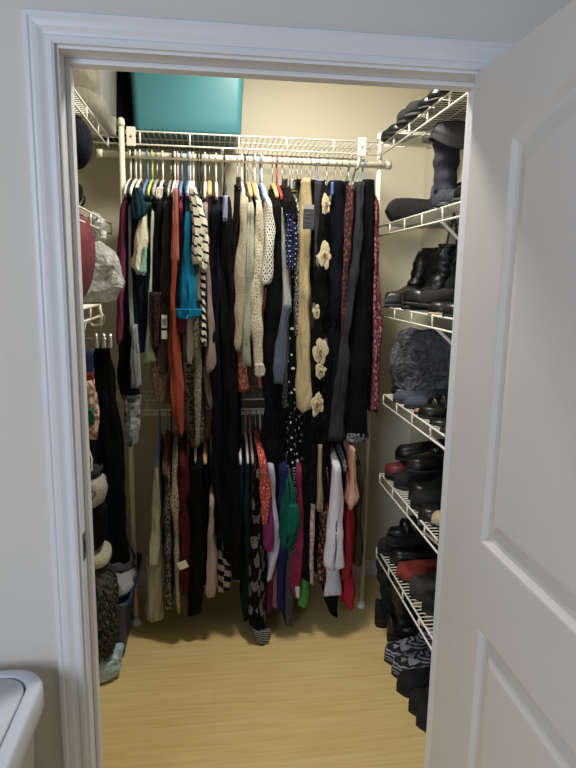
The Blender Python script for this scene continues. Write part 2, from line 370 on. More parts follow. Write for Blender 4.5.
# ------------------------------------------------------------------ hangers and garments
WH, BK, WD, BL, RD, GN, PK, GB = 'white', 'black', 'wooden', 'blue', 'red', 'yellow-green', 'pink', 'clear'
HM = {WH: plain('white_hanger', 'e8e6dc', .4, var=.02), BK: plain('black_hanger', '161616', .5), WD: plain('wood_hanger', 'c9a673', .5, .1, 40), BL: plain('blue_hanger', '5f86b4', .4),
      RD: plain('red_hanger', 'b4323a', .4), GN: plain('green_hanger', 'b9c56c', .4), PK: plain('pink_hanger', 'd8a8ac', .4), GB: plain('clear_hanger', 'c9cbc4', .25, Transmission_Weight=.35)}
HMESH = {}
def hanger_meshes(kind, colr):
    k = (kind, colr)
    if k in HMESH: return HMESH[k]
    plastic = kind == 'arms'
    hk = bmesh.new()      # hook over the rod: origin at the rod's centre
    r = .0185; a0, a1 = R(-150), R(35)
    pts = []
    for i in range(13):
        a = R(205) - (R(205) + R(30)) * i / 12
        pts.append((0, r * math.cos(a), r * math.sin(a)))
    pts += [(0, r * .75, -.025), (0, .002, -.045), (0, 0, -.062), (0, 0, -.098)]
    wr = .0037 if (plastic and colr not in (WD, GB)) else .0018
    tube(hk, pts, wr, 8)
    out = [('hook', mesh_of('hook', hk, M_STEEL if (colr in (WD, GB) or kind == 'clips') and colr not in (BL,) else HM[colr]))]
    bd = bmesh.new()
    if plastic:
        th = .0062 if colr != WD else .0095
        arm = [(0, s_ * y, z) for s_ in (1,) for y, z in ((0, -.098), (.03, -.104), (.09, -.122), (.16, -.150), (.195, -.172))]
        tube(bd, [(0, -y, z) for _, y, z in reversed(arm)] + arm[1:], [th * .8] + [th] * (2 * len(arm) - 3) + [th * .8], 8)
        if colr != WD: tube(bd, [(0, -.195, -.172), (0, -.190, -.181), (0, .190, -.181), (0, .195, -.172)], .0045, 6)
        out.append(('hanger_arms', mesh_of('hanger_arms', bd, HM[colr])))
    else:
        tube(bd, [(0, -.165, -.098), (0, .165, -.098)], .0034, 8)
        out.append(('hanger_bar', mesh_of('hanger_bar', bd, M_STEEL if colr != BK else HM[BK])))
        cl = bmesh.new(); box(cl, -.010, .010, -.012, .012, -.128, -.088, .003)
        out.append(('clip', mesh_of('clip', cl, HM[colr] if colr != WH else M_CHROME)))
    HMESH[k] = out; return out
def mesh_of(name, bm, m):
    bmesh.ops.recalc_face_normals(bm, faces=bm.faces)
    me = bpy.data.meshes.new(name); bm.to_mesh(me); bm.free(); me.materials.append(m)
    for p in me.polygons: p.use_smooth = True
    return me
def link(name, me, parent, loc=(0, 0, 0)):
    o = bpy.data.objects.new(name, me); COL.objects.link(o); o.parent = parent; o.location = loc; return o
def hanger(kind, colr, x, zr, short, yr=None, rot=0.0):
    rodname = 'upper' if zr > 2 else 'lower'
    lab = '%s %s hanger on the %s rod, holding the %s' % (colr, 'plastic' if colr not in (WD,) and kind == 'arms' else ('clip' if kind == 'clips' else 'clothes'), rodname, short)
    if colr == WD: lab = 'wooden clothes hanger on the %s rod, holding the %s' % (rodname, short)
    lab = ' '.join(lab.split()[:16])
    t = thing('clothes_hanger', lab, 'hanger', (x, YR if yr is None else yr, zr), (0, 0, rot), group='clothes hangers on the %s rod' % rodname)
    for nm, me in hanger_meshes(kind, colr):
        if nm == 'clip':
            for s_ in (-1, 1): link('clip', me, t, (0, s_ * .10, 0))
        else: link(nm, me, t)
    return t

def smoothstep(t): t = max(0, min(1, t)); return t * t * (3 - 2 * t)
def interp_rows(rows, n):
    """rows (z, xl, xr) from top to bottom -> n evenly spaced, with monotone easing between knots"""
    zs = [r[0] for r in rows]; out = []
    for i in range(n):
        z = zs[0] + (zs[-1] - zs[0]) * i / (n - 1)
        j = 0
        while j < len(zs) - 2 and z < zs[j + 1]: j += 1
        d = zs[j] - zs[j + 1]; t = (zs[j] - z) / d if abs(d) > 1e-6 else 0
        t = t * .55 + smoothstep(t) * .45
        out.append((z, rows[j][1] + (rows[j + 1][1] - rows[j][1]) * t, rows[j][2] + (rows[j + 1][2] - rows[j][2]) * t))
    return out
GSEED = [0]
def drape_bm(rows_px, yf, yb, top_y=None, shoulder=.07, back_t=.0075, xb=None, low_back=None, ripple=.24, hemvar=.008):
    """A hanging piece of cloth: a folded closed tube whose front edge follows rows_px [(v, u_left, u_right)] at depth yf, reaching back to yb."""
    GSEED[0] += 1; sd = GSEED[0]; rnd = random.Random(sd * 17 + 3)
    D = yf - CAM.y; rows = []
    for v, ul, ur in rows_px:
        p = at(ul, v, D); q = at(ur, v, D); rows.append(((p.z + q.z) / 2, p.x, q.x))
    L = rows[0][0] - rows[-1][0]; n = max(8, int(L / .016) + 2)
    rr = interp_rows(rows, n); M = 48; ztop = rr[0][0]
    if xb is None: xb = (rr[0][1] + rr[0][2]) / 2
    ph = rnd.random() * 6; nf = rnd.choice((3, 4, 5)); rings = []
    for i, (z, xl, xr) in enumerate(rr):
        xc = (xl + xr) / 2; ht = max(.0035, (xr - xl) / 2)
        g = max(0, min(1, (z - (ztop - shoulder)) / max(shoulder, 1e-4))) if top_y is not None else 0
        y0 = yf + ((top_y if top_y is not None else yf) - yf) * g ** 1.6
        y1 = yb
        if low_back is not None: y1 = yb + (low_back - yb) * smoothstep((1.35 - z) / .25)
        if top_y is not None: y1 = y1 + ((2 * YR - top_y) - y1) * g ** 1.6
        y1 = max(y1, y0 + .02)
        y0 += .012 * noise.noise(Vector((sd * 3.1, z * 7, 0)))
        ring = []; len_ = y1 - y0
        for k in range(M):
            # symmetric param: k=0 at the front tip, M/2 at the back tip
            s = (1 - math.cos(2 * PI * k / M)) / 2; side = 1 if k < M / 2 else -1
            s = s ** 1.25
            rf = min(.40, (ht * .8) / max(len_, .01)); rf = max(rf, .03)
            rnd_f = max(0, 1 - (1 - min(1, s / rf)) ** 2.6) ** .45
            rnd_b = math.sqrt(max(0, 1 - (1 - min(1, (1 - s) / .08)) ** 2))
            th = (min(back_t, ht) + (ht - min(back_t, ht)) * (1 - smoothstep(s / .75))) * rnd_f * rnd_b
            th *= 1 + ripple * math.sin(nf * 2 * PI * k / M + ph + 2.5 * noise.noise(Vector((z * 2.5, sd, 1)))) * (1 - s * .5)
            cx = xc + (xb - xc) * smoothstep(s / .9)
            wv = .008 * math.sin(s * 9 + z * 2.5 + xb * 2) * smoothstep(s * 2) * min(1, (ztop - z) * 4)
            nz = noise.noise(Vector((s * 5 + side * 3, z * 9, sd * 1.37))) * min(.35 * ht, .006)
            fr = noise.noise(Vector((math.cos(2 * PI * k / M) * 1.6 + sd * 2.3, math.sin(2 * PI * k / M) * 2.2, z * 1.7 + sd)))
            dg = noise.noise(Vector((cx * 22, s * 6 + sd, z * 11 + cx * 14)))
            nz += (fr * 1.0 + dg * .8) * min(.5 * ht, .013) * (1 - .4 * s)
            yq = -abs(fr) * min(.9 * ht, .016) * (1 - smoothstep(s * 4))
            zz = z
            if i == n - 1: zz += hemvar * math.sin(nf * 2 * PI * k / M + ph)
            ring.append(Vector((cx + side * (th + nz) + wv, y0 + len_ * s - yq, zz)))
        rings.append(ring)
    bm = bmesh.new()
    W_ = 2 * (yb - yf) + .05
    loft(bm, rings, True, True, True, uv=lambda i, k: (k / M * W_ * .9 + sd * .37, rr[i][0]))
    return bm, rr, xb
SH = []
def garment(name, label, cat, m, rows, yf=1.07, hang=('arms', WH), short=None, parts=(), yb=1.46, kind='top', zr=None, group=None, xh=None):
    """parts: (part name, material, rows, y_front, depth, label or None)"""
    zr = zr or (ZU if rows[0][0] < 400 else ZL_)
    if zr > 2: low = 1.225; grp = group or 'clothes hanging from the upper rod'
    else: low = None; grp = group or 'clothes hanging from the lower rod'
    long_ = rows[-1][0] > 385 and zr > 2
    if kind == 'top':   bm, rr, xb = drape_bm(rows, yf, yb, YR - .045, .085, low_back=low if long_ else None, xb=xh)
    else:               bm, rr, xb = drape_bm(rows, yf, yb, None, .05, low_back=low if long_ else None, xb=xh)
    o = obj(name, bm, m); tag(o, label, cat, grp)
    c = o
    for pn, pm, pr, py, dep, pl in parts:
        b2, _, _ = drape_bm(pr, py, py + dep, hemvar=.005); c = obj(pn, b2, pm, c if pn == 'sleeve_cuff' and c is not o and c.parent is o else o)
        if pl: c['label'] = pl
    if hang: hanger(hang[0], hang[1], xb, zr, short or cat)
    return o
def tagpart(o, name, m, u0, v0, u1, v1, yf, label, tilt=0, thick=.003):
    a = at(u0, v0, yf - CAM.y); b = at(u1, v1, yf - CAM.y)
    bm = bmesh.new(); box(bm, a.x, b.x, yf - thick, yf, b.z, a.z, .001)
    if tilt: bmesh.ops.rotate(bm, verts=bm.verts, cent=(a + b) / 2, matrix=Matrix.Rotation(R(tilt), 3, 'Y'))
    c = obj(name, bm, m, o, False); c['label'] = label; return c
M_TAG = plain('paper_tag', 'd9d6cc', .7); M_TAGDK = plain('tag_print', '35353a', .8)
c = cloth
BLK = c('08080a'); BLK2 = c('0b0a0c')

# ---- upper rod, in order along it
garment('long_sleeved_top', 'plum long-sleeved top hanging first from the left pole', 'top', c('642a44'), [(185, 121.5, 126), (215, 119.5, 125), (250, 116.5, 123.5), (300, 116, 123.5), (343, 116.5, 122)], 1.06, ('arms', WH), 'plum top by the left pole')
garment('blouse', 'dark navy blouse beside the plum top', 'blouse', c('12121f'), [(183, 124.5, 129.5), (250, 123.5, 130), (330, 118.5, 131), (380, 119.5, 132), (412, 126, 139)], 1.085, ('arms', BK), 'dark navy blouse',
        [('printed_underlayer', c('86888a', 'print', ('4c4e52', 'b0b0b0'), 45, .4), [(396, 122, 141), (420, 122, 140), (432, 123, 138), (446, 127.5, 135.5)], 1.08, .10, 'pale grey printed hem')])
garment('shirt', 'pale grey knit shirt with a long sleeve, third from the left pole', 'shirt', c('8f98a2', 'knit', ('6d757f',), 260), [(187, 127, 133), (215, 127.5, 131.5), (250, 128, 131), (335, 130, 135)], 1.075, ('arms', WH), 'pale grey knit shirt',
        [('sleeve', c('8d9196', 'knit', ('5d6167',), 240), [(325, 131.5, 136), (350, 131, 138), (388, 130.5, 140)], 1.03, .06, None)])
garment('top', 'dark teal-navy top with a bunched short sleeve', 'top', c('0f1a24'), [(185, 131, 138.5), (215, 129.5, 138), (265, 127.5, 140), (300, 129, 147), (345, 136, 147), (352, 137, 145)], 1.07, ('arms', WH), 'teal-navy bunched top',
        [('sleeve', c('17303d'), [(187, 132, 138), (198, 131.5, 142), (210, 131, 145.5), (215, 131, 146.5), (219, 132, 139)], 1.03, .09, None)])
garment('tank_top', 'cream tank top with a mint edge and slanting hem', 'tank top', c('cfcab4'), [(194, 140.5, 144), (215, 139.5, 145.2), (235, 135, 145.5), (252, 131.5, 144), (264, 128.5, 141.5), (273, 136, 140.5)], 1.05, ('arms', BL), 'cream tank top',
        [('mint_edging', c('7fa896'), [(246, 144.2, 145.6), (262, 140.9, 142.2), (274, 138.8, 140.2)], 1.04, .03, 'mint green edge')])
garment('cardigan', 'dark green cardigan next to the cream tank top', 'cardigan', c('1f3a33'), [(185, 144.5, 151), (250, 145.5, 151.2), (290, 145.5, 151), (330, 146, 150)], 1.075, ('arms', GN), 'dark green cardigan')
garment('tunic', 'pale sage tunic with a wide flared hem', 'tunic', c('a5ad9c'), [(190, 151, 153.6), (260, 149.5, 152.4), (310, 147.5, 151), (335, 146, 152.5), (363, 143, 154.5)], 1.055, ('arms', GB), 'pale sage tunic')
garment('jacket', 'black jacket with a pale collar edge', 'jacket', BLK, [(185, 153.5, 164), (220, 153, 162), (250, 153, 161), (290, 151.5, 160), (345, 151, 158), (352, 152, 156)], 1.06, ('arms', WH), 'black jacket with pale collar',
        [('collar', c('c9c6bb'), [(187, 156, 163.5), (191, 155.5, 160), (198, 156, 158.5)], 1.035, .03, 'pale collar edge'), ('sleeve', c('241b1b', 'speckle', ('4a3a38',), 90, .25), [(292, 150.5, 160), (330, 150.5, 159), (349, 151.5, 157)], 1.04, .05, None)])
garment('sweater', 'charcoal grey sweater with a long loose sleeve', 'sweater', c('2b2a29'), [(184, 164, 171), (215, 163.5, 171), (250, 162, 171), (280, 163, 171.5), (303, 162, 170)], 1.055, ('arms', GB), 'charcoal grey sweater')
pl_ = garment('shirt', 'dark brown plaid shirt with two white price tags', 'shirt', c('3d2a24', 'plaid', ('8c7c68',), 95), [(186, 168.5, 172), (285, 158, 164), (300, 157, 168.5), (350, 156.5, 168.5), (373, 158, 167)], 1.075, ('arms', BK), 'brown plaid shirt with tags')
bt_ = tagpart(pl_, 'price_tag', M_TAG, 161.5, 315, 167.3, 328, 1.05, 'white price tag with a barcode'); tagpart(pl_, 'price_tag', M_TAG, 161.5, 330.5, 167.3, 339, 1.05, 'small white price tag')
for i, (u, w) in enumerate(((162.6, .5), (163.6, .9), (164.8, .4), (165.6, .8))): tagpart(bt_, 'barcode', M_TAGDK, u, 318.5, u + w, 325.5, 1.0465, 'barcode bar', thick=.0008)
garment('blouse', 'tan floral blouse with a pointed hem, below the plaid shirt', 'blouse', c('8d7763', 'print', ('b39b80', '6b4a3a'), 55, .3), [(187, 171, 174), (340, 155, 166), (375, 153, 167.5), (390, 154, 165), (398, 156.5, 164), (405, 160, 162)], 1.095, ('arms', WH), 'tan floral blouse')
garment('scarf', 'long rust-orange scarf ending in a point', 'scarf', c('86402e'), [(188, 172, 177), (250, 171.5, 176.5), (300, 169.5, 174.5), (350, 167, 178.5), (400, 169, 182.5), (415, 169.5, 183.2), (426, 175, 183.6), (437, 181, 183)], 1.02, ('arms', PK), 'rust-orange scarf', kind='flat',
        parts=[('upper_fold', c('9c6258'), [(189, 172.3, 177.2), (225, 172, 177), (262, 171.6, 176)], 1.015, .03, 'salmon pink fold')], yb=1.30)
garment('blouse', 'raspberry pink blouse hanging between the orange scarf and the blue shirt', 'blouse', c('743048'), [(186, 176.5, 183), (215, 177, 184), (250, 175.5, 182.5), (300, 172, 183), (320, 174, 186), (335, 174.5, 187)], 1.07, ('arms', BL), 'raspberry pink blouse')
garment('shirt', 'bright teal-blue shirt with a wide short sleeve', 'shirt', c('12688f'), [(188, 184, 189), (212, 185, 191), (235, 183, 191), (265, 179, 192), (300, 177, 190)], 1.06, ('arms', BL), 'bright teal-blue shirt',
        [('sleeve', c('126c95'), [(212, 186, 190), (232, 183.5, 191), (252, 180, 193.5), (280, 177.5, 199), (300, 176.2, 202), (311, 175.5, 202), (317, 176, 199)], 1.01, .13, None), ('sleeve_cuff', c('15749d'), [(309, 175.2, 201.8), (313, 175.2, 201.3), (318, 175.8, 199.5)], 1.003, .14, None)])
STR = c('d3cdbd', 'bands', ('1b1b1e',), 9, .86)
garment('blouse', 'cream blouse with black stripes and a folded sleeve', 'blouse', c('d6d2c4'), [(182, 188, 196), (205, 189, 202), (235, 191, 204), (265, 194, 205), (300, 196, 204)], 1.05, ('arms', WH), 'cream striped blouse',
        [('sleeve', STR, [(186, 188.5, 196), (208, 190, 204), (224, 190.5, 209), (234, 191.5, 206), (246, 191.5, 203), (263, 191.5, 203)], .99, .10, 'cream sleeve with black stripes'), ('sleeve', STR, [(229, 199, 206), (238, 197, 208.6), (252, 197, 208.5), (264, 200, 208), (272, 202, 206)], 1.01, .08, 'cream sleeve with black stripes')])
garment('top', 'ivory lace-edged top showing below the blue shirt', 'top', c('bdb6a8'), [(186, 195, 199), (300, 190, 200), (330, 188, 200), (345, 187, 199.5), (355, 187.2, 196), (363, 188, 192)], 1.07, ('arms', BK), 'ivory lace-edged top')
garment('dress', 'long narrow taupe snakeskin-print dress behind the ivory top', 'dress', c('8f8478', 'speckle', ('463e39',), 70, .33), [(187, 199, 202), (330, 193, 200), (360, 194.5, 200), (446, 195.5, 199.3)], 1.055, ('arms', BK), 'snakeskin-print dress',
        [('skirt_panel', c('6c635c', 'speckle', ('2d2825',), 80, .35), [(355, 185.5, 194.5), (390, 185, 194), (420, 187, 205), (440, 190.5, 203), (448, 193, 198)], 1.09, .08, None)])
garment('scarf', 'narrow black and white zebra-striped scarf', 'scarf', c('d8d2c4', 'bands', ('101012',), 11, .5), [(250, 200.5, 204), (300, 200.8, 205), (345, 201, 205.5)], 1.03, None, yb=1.10, kind='flat')
garment('blouse', 'mauve-taupe blouse with a scalloped hem', 'blouse', c('8a7874'), [(188, 202.5, 207), (255, 204, 208), (300, 206, 211), (340, 205, 214.5), (366, 204, 217), (372, 206, 212)], 1.045, ('arms', WH), 'mauve-taupe blouse',
        [('underlayer', c('6d625e'), [(366, 204, 213), (390, 205, 213), (403, 208, 213), (409, 211, 213)], 1.08, .06, 'grey-brown lower layer with a slanting hem')])
garment('cardigan', 'dark maroon-black cardigan on the wooden hanger', 'cardigan', c('190e12'), [(190, 206, 213), (215, 205.5, 213), (260, 206, 213), (340, 208, 214)], 1.075, ('arms', WD), 'maroon-black cardigan')
garment('dress', 'long midnight navy dress right of the wooden hanger', 'dress', c('0a0e18'), [(190, 212.5, 221), (230, 212, 224), (300, 210, 223), (440, 213, 224), (480, 213, 226), (540, 217, 228)], 1.06, ('arms', WH), 'long midnight navy dress')
garment('dress', 'long plain black dress with a lavender-lined neckline', 'dress', BLK, [(190, 221.5, 230), (250, 221, 232), (440, 221, 232), (520, 222, 233), (565, 228, 238)], 1.05, ('arms', BK), 'long black dress, lavender neckline',
        [('neckline', c('8d93b4'), [(195, 224, 227.5), (208, 223.5, 227.2), (220, 223, 226)], 1.02, .03, 'lavender neckline')])
garment('jumpsuit', 'black sleeveless jumpsuit reaching low beside the beige cardigan', 'jumpsuit', BLK2, [(181, 237, 243), (200, 235.5, 242.5), (250, 227, 237), (300, 228, 236.5), (440, 228, 237), (520, 231, 241), (580, 232, 241)], 1.045, ('clips', BK), 'black sleeveless jumpsuit')
garment('cardigan', 'beige flecked cardigan with long sleeves', 'cardigan', c('aaa08b', 'speckle', ('7d705c',), 150, .3), [(180, 242, 247.5), (215, 239.5, 247), (250, 236.5, 247), (300, 235.5, 246), (345, 235.5, 243), (352, 236.5, 240)], 1.04, ('arms', WH), 'beige flecked cardigan')
garment('sweater', 'sage grey sweater with wide sleeves', 'sweater', c('9a9b8b'), [(188, 248, 255.5), (215, 247.5, 256), (270, 247, 254.5), (300, 245, 253), (350, 242, 253), (366, 243.5, 253)], 1.035, ('arms', WD), 'sage grey sweater',
        [('sleeve', c('9d9f90'), [(300, 240, 250), (335, 236.5, 249), (352, 237.5, 246)], 1.06, .05, None)])
garment('blouse', 'salmon pink printed blouse showing below the grey sweater', 'blouse', c('b0695a', 'print', ('d9a48c', '8d3e3a'), 50, .35), [(187, 246, 249), (330, 236.5, 243), (370, 236.8, 247), (391, 237.5, 249.5)], 1.09, ('arms', BK), 'salmon printed blouse')
garment('cardigan', 'cream cardigan dotted with small brown specks', 'cardigan', c('c9c1a8', 'speckle', ('6e5a3e',), 120, .26), [(185, 256.5, 262), (230, 256.5, 264), (280, 251, 264.5), (305, 250, 266), (340, 254, 264), (366, 255, 262.5), (377, 256, 264.5)], 1.03, ('arms', WH), 'cream brown-speckled cardigan',
        [('sleeve_cuff', c('bfb8ab'), [(364, 255.4, 263), (371, 255.4, 265), (377, 256.5, 263.5)], 1.02, .05, 'plain cuff')])
garment('top', 'dusty rose top tucked behind the spotted blouse', 'top', c('a5566a'), [(190, 261.5, 266.5), (225, 262, 267), (300, 261, 266), (350, 258, 266), (388, 260, 267)], 1.08, ('arms', BL), 'dusty rose top')
garment('blouse', 'white blouse with bold black spots', 'blouse', c('d9d4c6', 'dots', ('141416',), 68, .30), [(184, 265, 270), (205, 266.5, 272.5), (230, 265, 274.5), (250, 262, 274), (280, 259, 271), (286, 262, 268)], 1.015, ('arms', WH), 'white black-spotted blouse')
garment('dress', 'long plain black dress just right of the spotted blouse', 'dress', c('08080a'), [(183, 274, 282), (250, 274, 284), (300, 268, 284), (350, 263, 285), (440, 263, 288), (500, 268, 290)], 1.06, ('arms', WD), 'black dress by the spotted blouse')
garment('shirt', 'pale grey shirt with a denim-grey tail', 'shirt', c('a9a99f'), [(190, 281, 284.5), (215, 282.5, 286), (272, 284.5, 292), (302, 284, 294), (320, 283.5, 289)], 1.055, ('arms', RD), 'pale grey shirt, denim-grey tail',
        [('shirt_tail', c('4f5763'), [(305, 283, 293), (330, 279.5, 288), (350, 275.5, 287.5), (384, 273.5, 285.5)], 1.03, .09, 'denim-grey tail')])
garment('top', 'black ruched top over a navy skirt with white dots', 'top', BLK2, [(177, 285.5, 294), (190, 283.5, 296.5), (205, 284, 297), (221, 286, 298)], 1.03, ('clips', BK), 'black ruched top',
        [('dotted_skirt', c('171d3c', 'dots', ('a9abc0',), 72, .20), [(214, 284.5, 298), (240, 284, 299.2), (262, 284, 299), (269, 286, 297)], 1.02, .10, 'navy fabric with white dots')])
garment('dress', 'black dress with a strip of white lace print', 'dress', c('0b0b0d', 'print', ('b5b3ad', '8a8883'), 90, .36), [(184, 295, 299.5), (250, 296, 300.5), (300, 295, 300.5), (336, 296, 299.5)], 1.05, ('clips', GB), 'black and white lace dress')
garment('dress', 'long black dress with scattered white polka dots', 'dress', c('08080a', 'dots', ('d8d6cf',), 25, .125), [(186, 297, 302), (290, 290, 302), (330, 289, 301), (440, 285, 305), (500, 285, 305), (516, 290, 303)], 1.075, ('clips', BK), 'black polka dot dress')
garment('trousers', 'black trousers on a clip hanger behind the beige trousers', 'trousers', BLK, [(179, 300, 316), (210, 301, 317), (300, 303, 315), (400, 305, 316)], 1.10, ('clips', BK), 'black trousers behind the beige pair', kind='flat')
be = garment('trousers', 'beige trousers with a large black card tag', 'trousers', c('b5a17a'), [(178, 302.5, 310.8), (200, 301.5, 311), (250, 300.5, 310.5), (300, 300, 309.5), (360, 299.5, 311), (411, 298.5, 312)], 1.02, ('clips', GB), 'beige trousers', kind='flat', yb=1.40)
ct_ = tagpart(be, 'card_tag', M_TAGDK, 303.2, 209, 314, 229.5, .985, 'large black card tag', 2); tagpart(ct_, 'tag_header', plain('grey_card', '8d8c88', .6), 304.4, 204.5, 314, 209.5, .984, 'grey top edge of the tag', 2)
for i, (v, a, b) in enumerate(((213.5, 306, 311.5), (216.5, 305, 310), (221, 306, 312), (224.5, 305.5, 309.5))): tagpart(ct_, 'tag_lettering', plain('grey_print', '77777a', .7), a, v, b, v + .8, .9815, 'faint grey print', 2, .0006)
garment('trousers', 'charcoal grey trousers between the beige pair and the rose dress', 'trousers', c('313135'), [(181, 316, 323), (215, 315, 322), (260, 314, 319.5), (330, 309, 316)], 1.06, ('clips', WH), 'charcoal grey trousers', kind='flat')
RO = c('0a090b', 'print', ('0a090b', '18161a'), 20, .2)
dr = garment('dress', 'long black dress with large cream roses', 'dress', RO, [(172, 322, 331), (200, 322, 331), (270, 317, 331), (350, 312, 331), (440, 305, 331), (505, 306, 328)], 1.04, ('clips', BL), 'black dress with cream roses')
M_ROSE = plain('rose_cream', 'bfb18f', .85, .4, 60); M_ROSE2 = plain('rose_tan', 'a08a66', .85, .4, 60); M_ROSEIN = plain('rose_rust', '7b4a2c', .85); M_LEAF = plain('rose_leaf', '5c5a44', .85)
def rose(u, v, ru, rv_, seed, y=1.0):
    p = at(u, v, y - CAM.y); q = at(u + ru, v, y - CAM.y); s = (q - p).x; rnd = random.Random(seed); k_ = rv_ / ru
    for ring, (nn, rr_, cr, mm) in enumerate(((1, 1.0, .42, M_LEAF), (9, .60, .44, M_ROSE), (7, .34, .34, M_ROSE2), (5, .2, .26, M_ROSE), (5, .16, .13, M_ROSEIN))):
        bm = bmesh.new()
        for i in range(nn):
            a = 2 * PI * (i + .6 * rnd.random()) / nn; ra = rr_ * (.75 + .5 * rnd.random()); px = math.cos(a) * ra * s; pz = math.sin(a) * ra * s * k_
            n2 = 10; yy = y + .015 - .0022 * ring - rnd.random() * .0015; cr2 = cr * (.7 + .6 * rnd.random()); el = .7 + .6 * rnd.random(); ro_ = rnd.random() * 3
            cc = bm.verts.new((p.x + px, yy - .002, p.z + pz)); rg = []
            for b_ in range(n2):
                an = b_ * 2 * PI / n2; w_ = cr2 * s * (1 + .35 * (rnd.random() - .5)); dx = math.cos(an) * w_ * el; dz = math.sin(an) * w_ / el
                rg.append(bm.verts.new((p.x + px + dx * math.cos(ro_) - dz * math.sin(ro_), yy + .0015, p.z + pz + (dx * math.sin(ro_) + dz * math.cos(ro_)) * k_)))
            for b_ in range(n2): bm.faces.new((cc, rg[b_], rg[(b_ + 1) % n2]))
        o = obj('rose_print', bm, mm, dr); o['label'] = {'rose_cream': 'cream rose petals', 'rose_tan': 'tan rose petals', 'rose_rust': 'rust brown rose heart', 'rose_leaf': 'olive rose leaves'}[mm.name]
rose(326.5, 204, 4.2, 10, 1); rose(325, 255, 6, 13, 2); rose(321, 353, 6.5, 12, 3); rose(321, 372, 5, 9, 7); rose(317.5, 405, 6.5, 11, 4); rose(317, 312, 3.0, 7, 5)
garment('trousers', 'navy-black dress trousers on a blue-hooked hanger', 'trousers', c('0a0d15'), [(180, 332, 343.5), (250, 331, 344.5), (300, 331, 343), (400, 331, 342), (440, 331, 341)], 1.055, ('clips', WH), 'navy-black dress trousers', kind='flat',
        parts=[('hanger_strap', plain('blue_strap', '4a63a8', .6), [(182, 331.6, 333.4), (195, 331.8, 333)], 1.03, .02, 'blue loop')])
garment('trousers', 'black wool trousers next to the paisley skirt', 'trousers', BLK2, [(181, 342, 349), (250, 342, 350), (340, 340, 347), (430, 334, 343)], 1.085, ('clips', WH), 'black wool trousers', kind='flat')
garment('skirt', 'brown and plum paisley skirt', 'skirt', c('33201f', 'print', ('6b4038', '4c2c3a'), 60, .4), [(185, 349, 357.5), (240, 346, 356), (300, 342, 350), (350, 340, 346)], 1.045, ('clips', BK), 'brown paisley skirt', kind='flat')
garment('trousers', 'charcoal grey wide trousers with a soft sheen', 'trousers', c('2b2c30'), [(181, 358, 367), (250, 354, 365), (300, 348.5, 357.5), (350, 340, 352), (440, 329, 345)], 1.03, ('clips', WH), 'charcoal wide trousers', kind='flat')
garment('skirt', 'long black skirt with a grey lace hem', 'skirt', c('0a0a0c'), [(179, 365, 374.5), (250, 359, 374.5), (350, 349, 373), (438, 345.5, 370)], 1.05, ('clips', BL), 'black skirt with lace hem', kind='flat',
        parts=[('lace_hem', c('77767a', 'print', ('2a292c', '3b3a3d'), 110, .35), [(434, 345.5, 371), (439, 345, 371.5), (443, 346, 367)], 1.045, .12, 'grey lace hem')])
garment('dress', 'maroon and pink floral dress hanging last beside the right pole', 'dress', c('5b2830', 'print', ('a37a78', '7c3a44'), 60, .4), [(180, 374.5, 379), (225, 375, 381), (270, 375, 380.5), (330, 375, 382.5), (358, 374.5, 381), (412, 374, 378.5)], 1.06, ('arms', BL), 'maroon floral dress')
# some empty hangers between the clothes
for u, k, cl in ((253, 'arms', WD), (318, 'clips', BK), (190.5, 'arms', WH), (157.5, 'arms', GB)):
    p = at(u, 186, 2.62)
    hanger(k, cl, p.x, ZU, {253: 'back of the sage grey sweater', 318: 'waist of the dark trousers', 190.5: 'back of the cream striped blouse', 157.5: 'neck of the black jacket'}[u])

# ---- lower rod
garment('robe', 'long cream robe on the lower rod, nearest the left pole', 'robe', c('b6b09a'), [(452, 155, 157.5), (480, 153, 159), (520, 149, 161.5), (567, 144.5, 163)], 1.08, ('arms', BL), 'long cream robe', yb=1.42,
        parts=[('robe_skirt', c('b2ac96'), [(560, 146.5, 163), (590, 145.5, 163), (615, 143.5, 163), (623, 147, 162)], 1.10, .2, None)])
garment('shirt', 'brown and orange shirt, narrow, on the lower rod', 'shirt', c('6a4a2e'), [(447, 161, 167), (470, 161.5, 167), (477, 162, 167.5)], 1.05, ('arms', WD), 'brown and orange shirt', yb=1.4)
garment('dress', 'black and white printed dress, narrow, beside the cream robe', 'dress', c('23221f', 'print', ('8e8b80', '6d6a60'), 75, .42), [(452, 166, 170), (520, 164, 170.5), (557, 165, 171), (575, 164, 171), (612, 163.5, 171)], 1.06, ('arms', BK), 'black and white printed dress', yb=1.4)
garment('dress', 'ivory dress with small brown print, beside the dark red dress', 'dress', c('a69c86', 'speckle', ('54493c',), 80, .3), [(445, 172, 175.5), (480, 171, 176.5), (505, 168.5, 179), (523, 172, 179), (560, 174, 179), (600, 176, 180), (612, 177.5, 180)], 1.05, ('arms', WH), 'ivory brown-print dress', yb=1.4)
rd = garment('dress', 'dark red dress with a white sewn-on tag', 'dress', c('451219'), [(447, 178, 184), (480, 176.5, 188), (492, 176, 189), (505, 177, 187), (560, 180, 190), (596, 182, 188)], 1.04, ('arms', WD), 'dark red tagged dress', yb=1.4)
tagpart(rd, 'white_tag', M_TAG, 178, 561.5, 187.5, 568.5, 1.015, 'white paper tag', -22)
garment('coat', 'long black coat on the lower rod right of the dark red dress', 'coat', BLK, [(449, 190, 200), (500, 188, 204), (580, 188, 204), (616, 187, 201)], 1.06, ('arms', WH), 'long black coat', yb=1.4)
garment('dress', 'black dress on the lower rod behind the striped blouse', 'dress', BLK2, [(449, 201, 209), (500, 200, 210), (560, 199, 209), (585, 200, 208)], 1.10, ('arms', WD), 'black dress behind the striped blouse', yb=1.4)
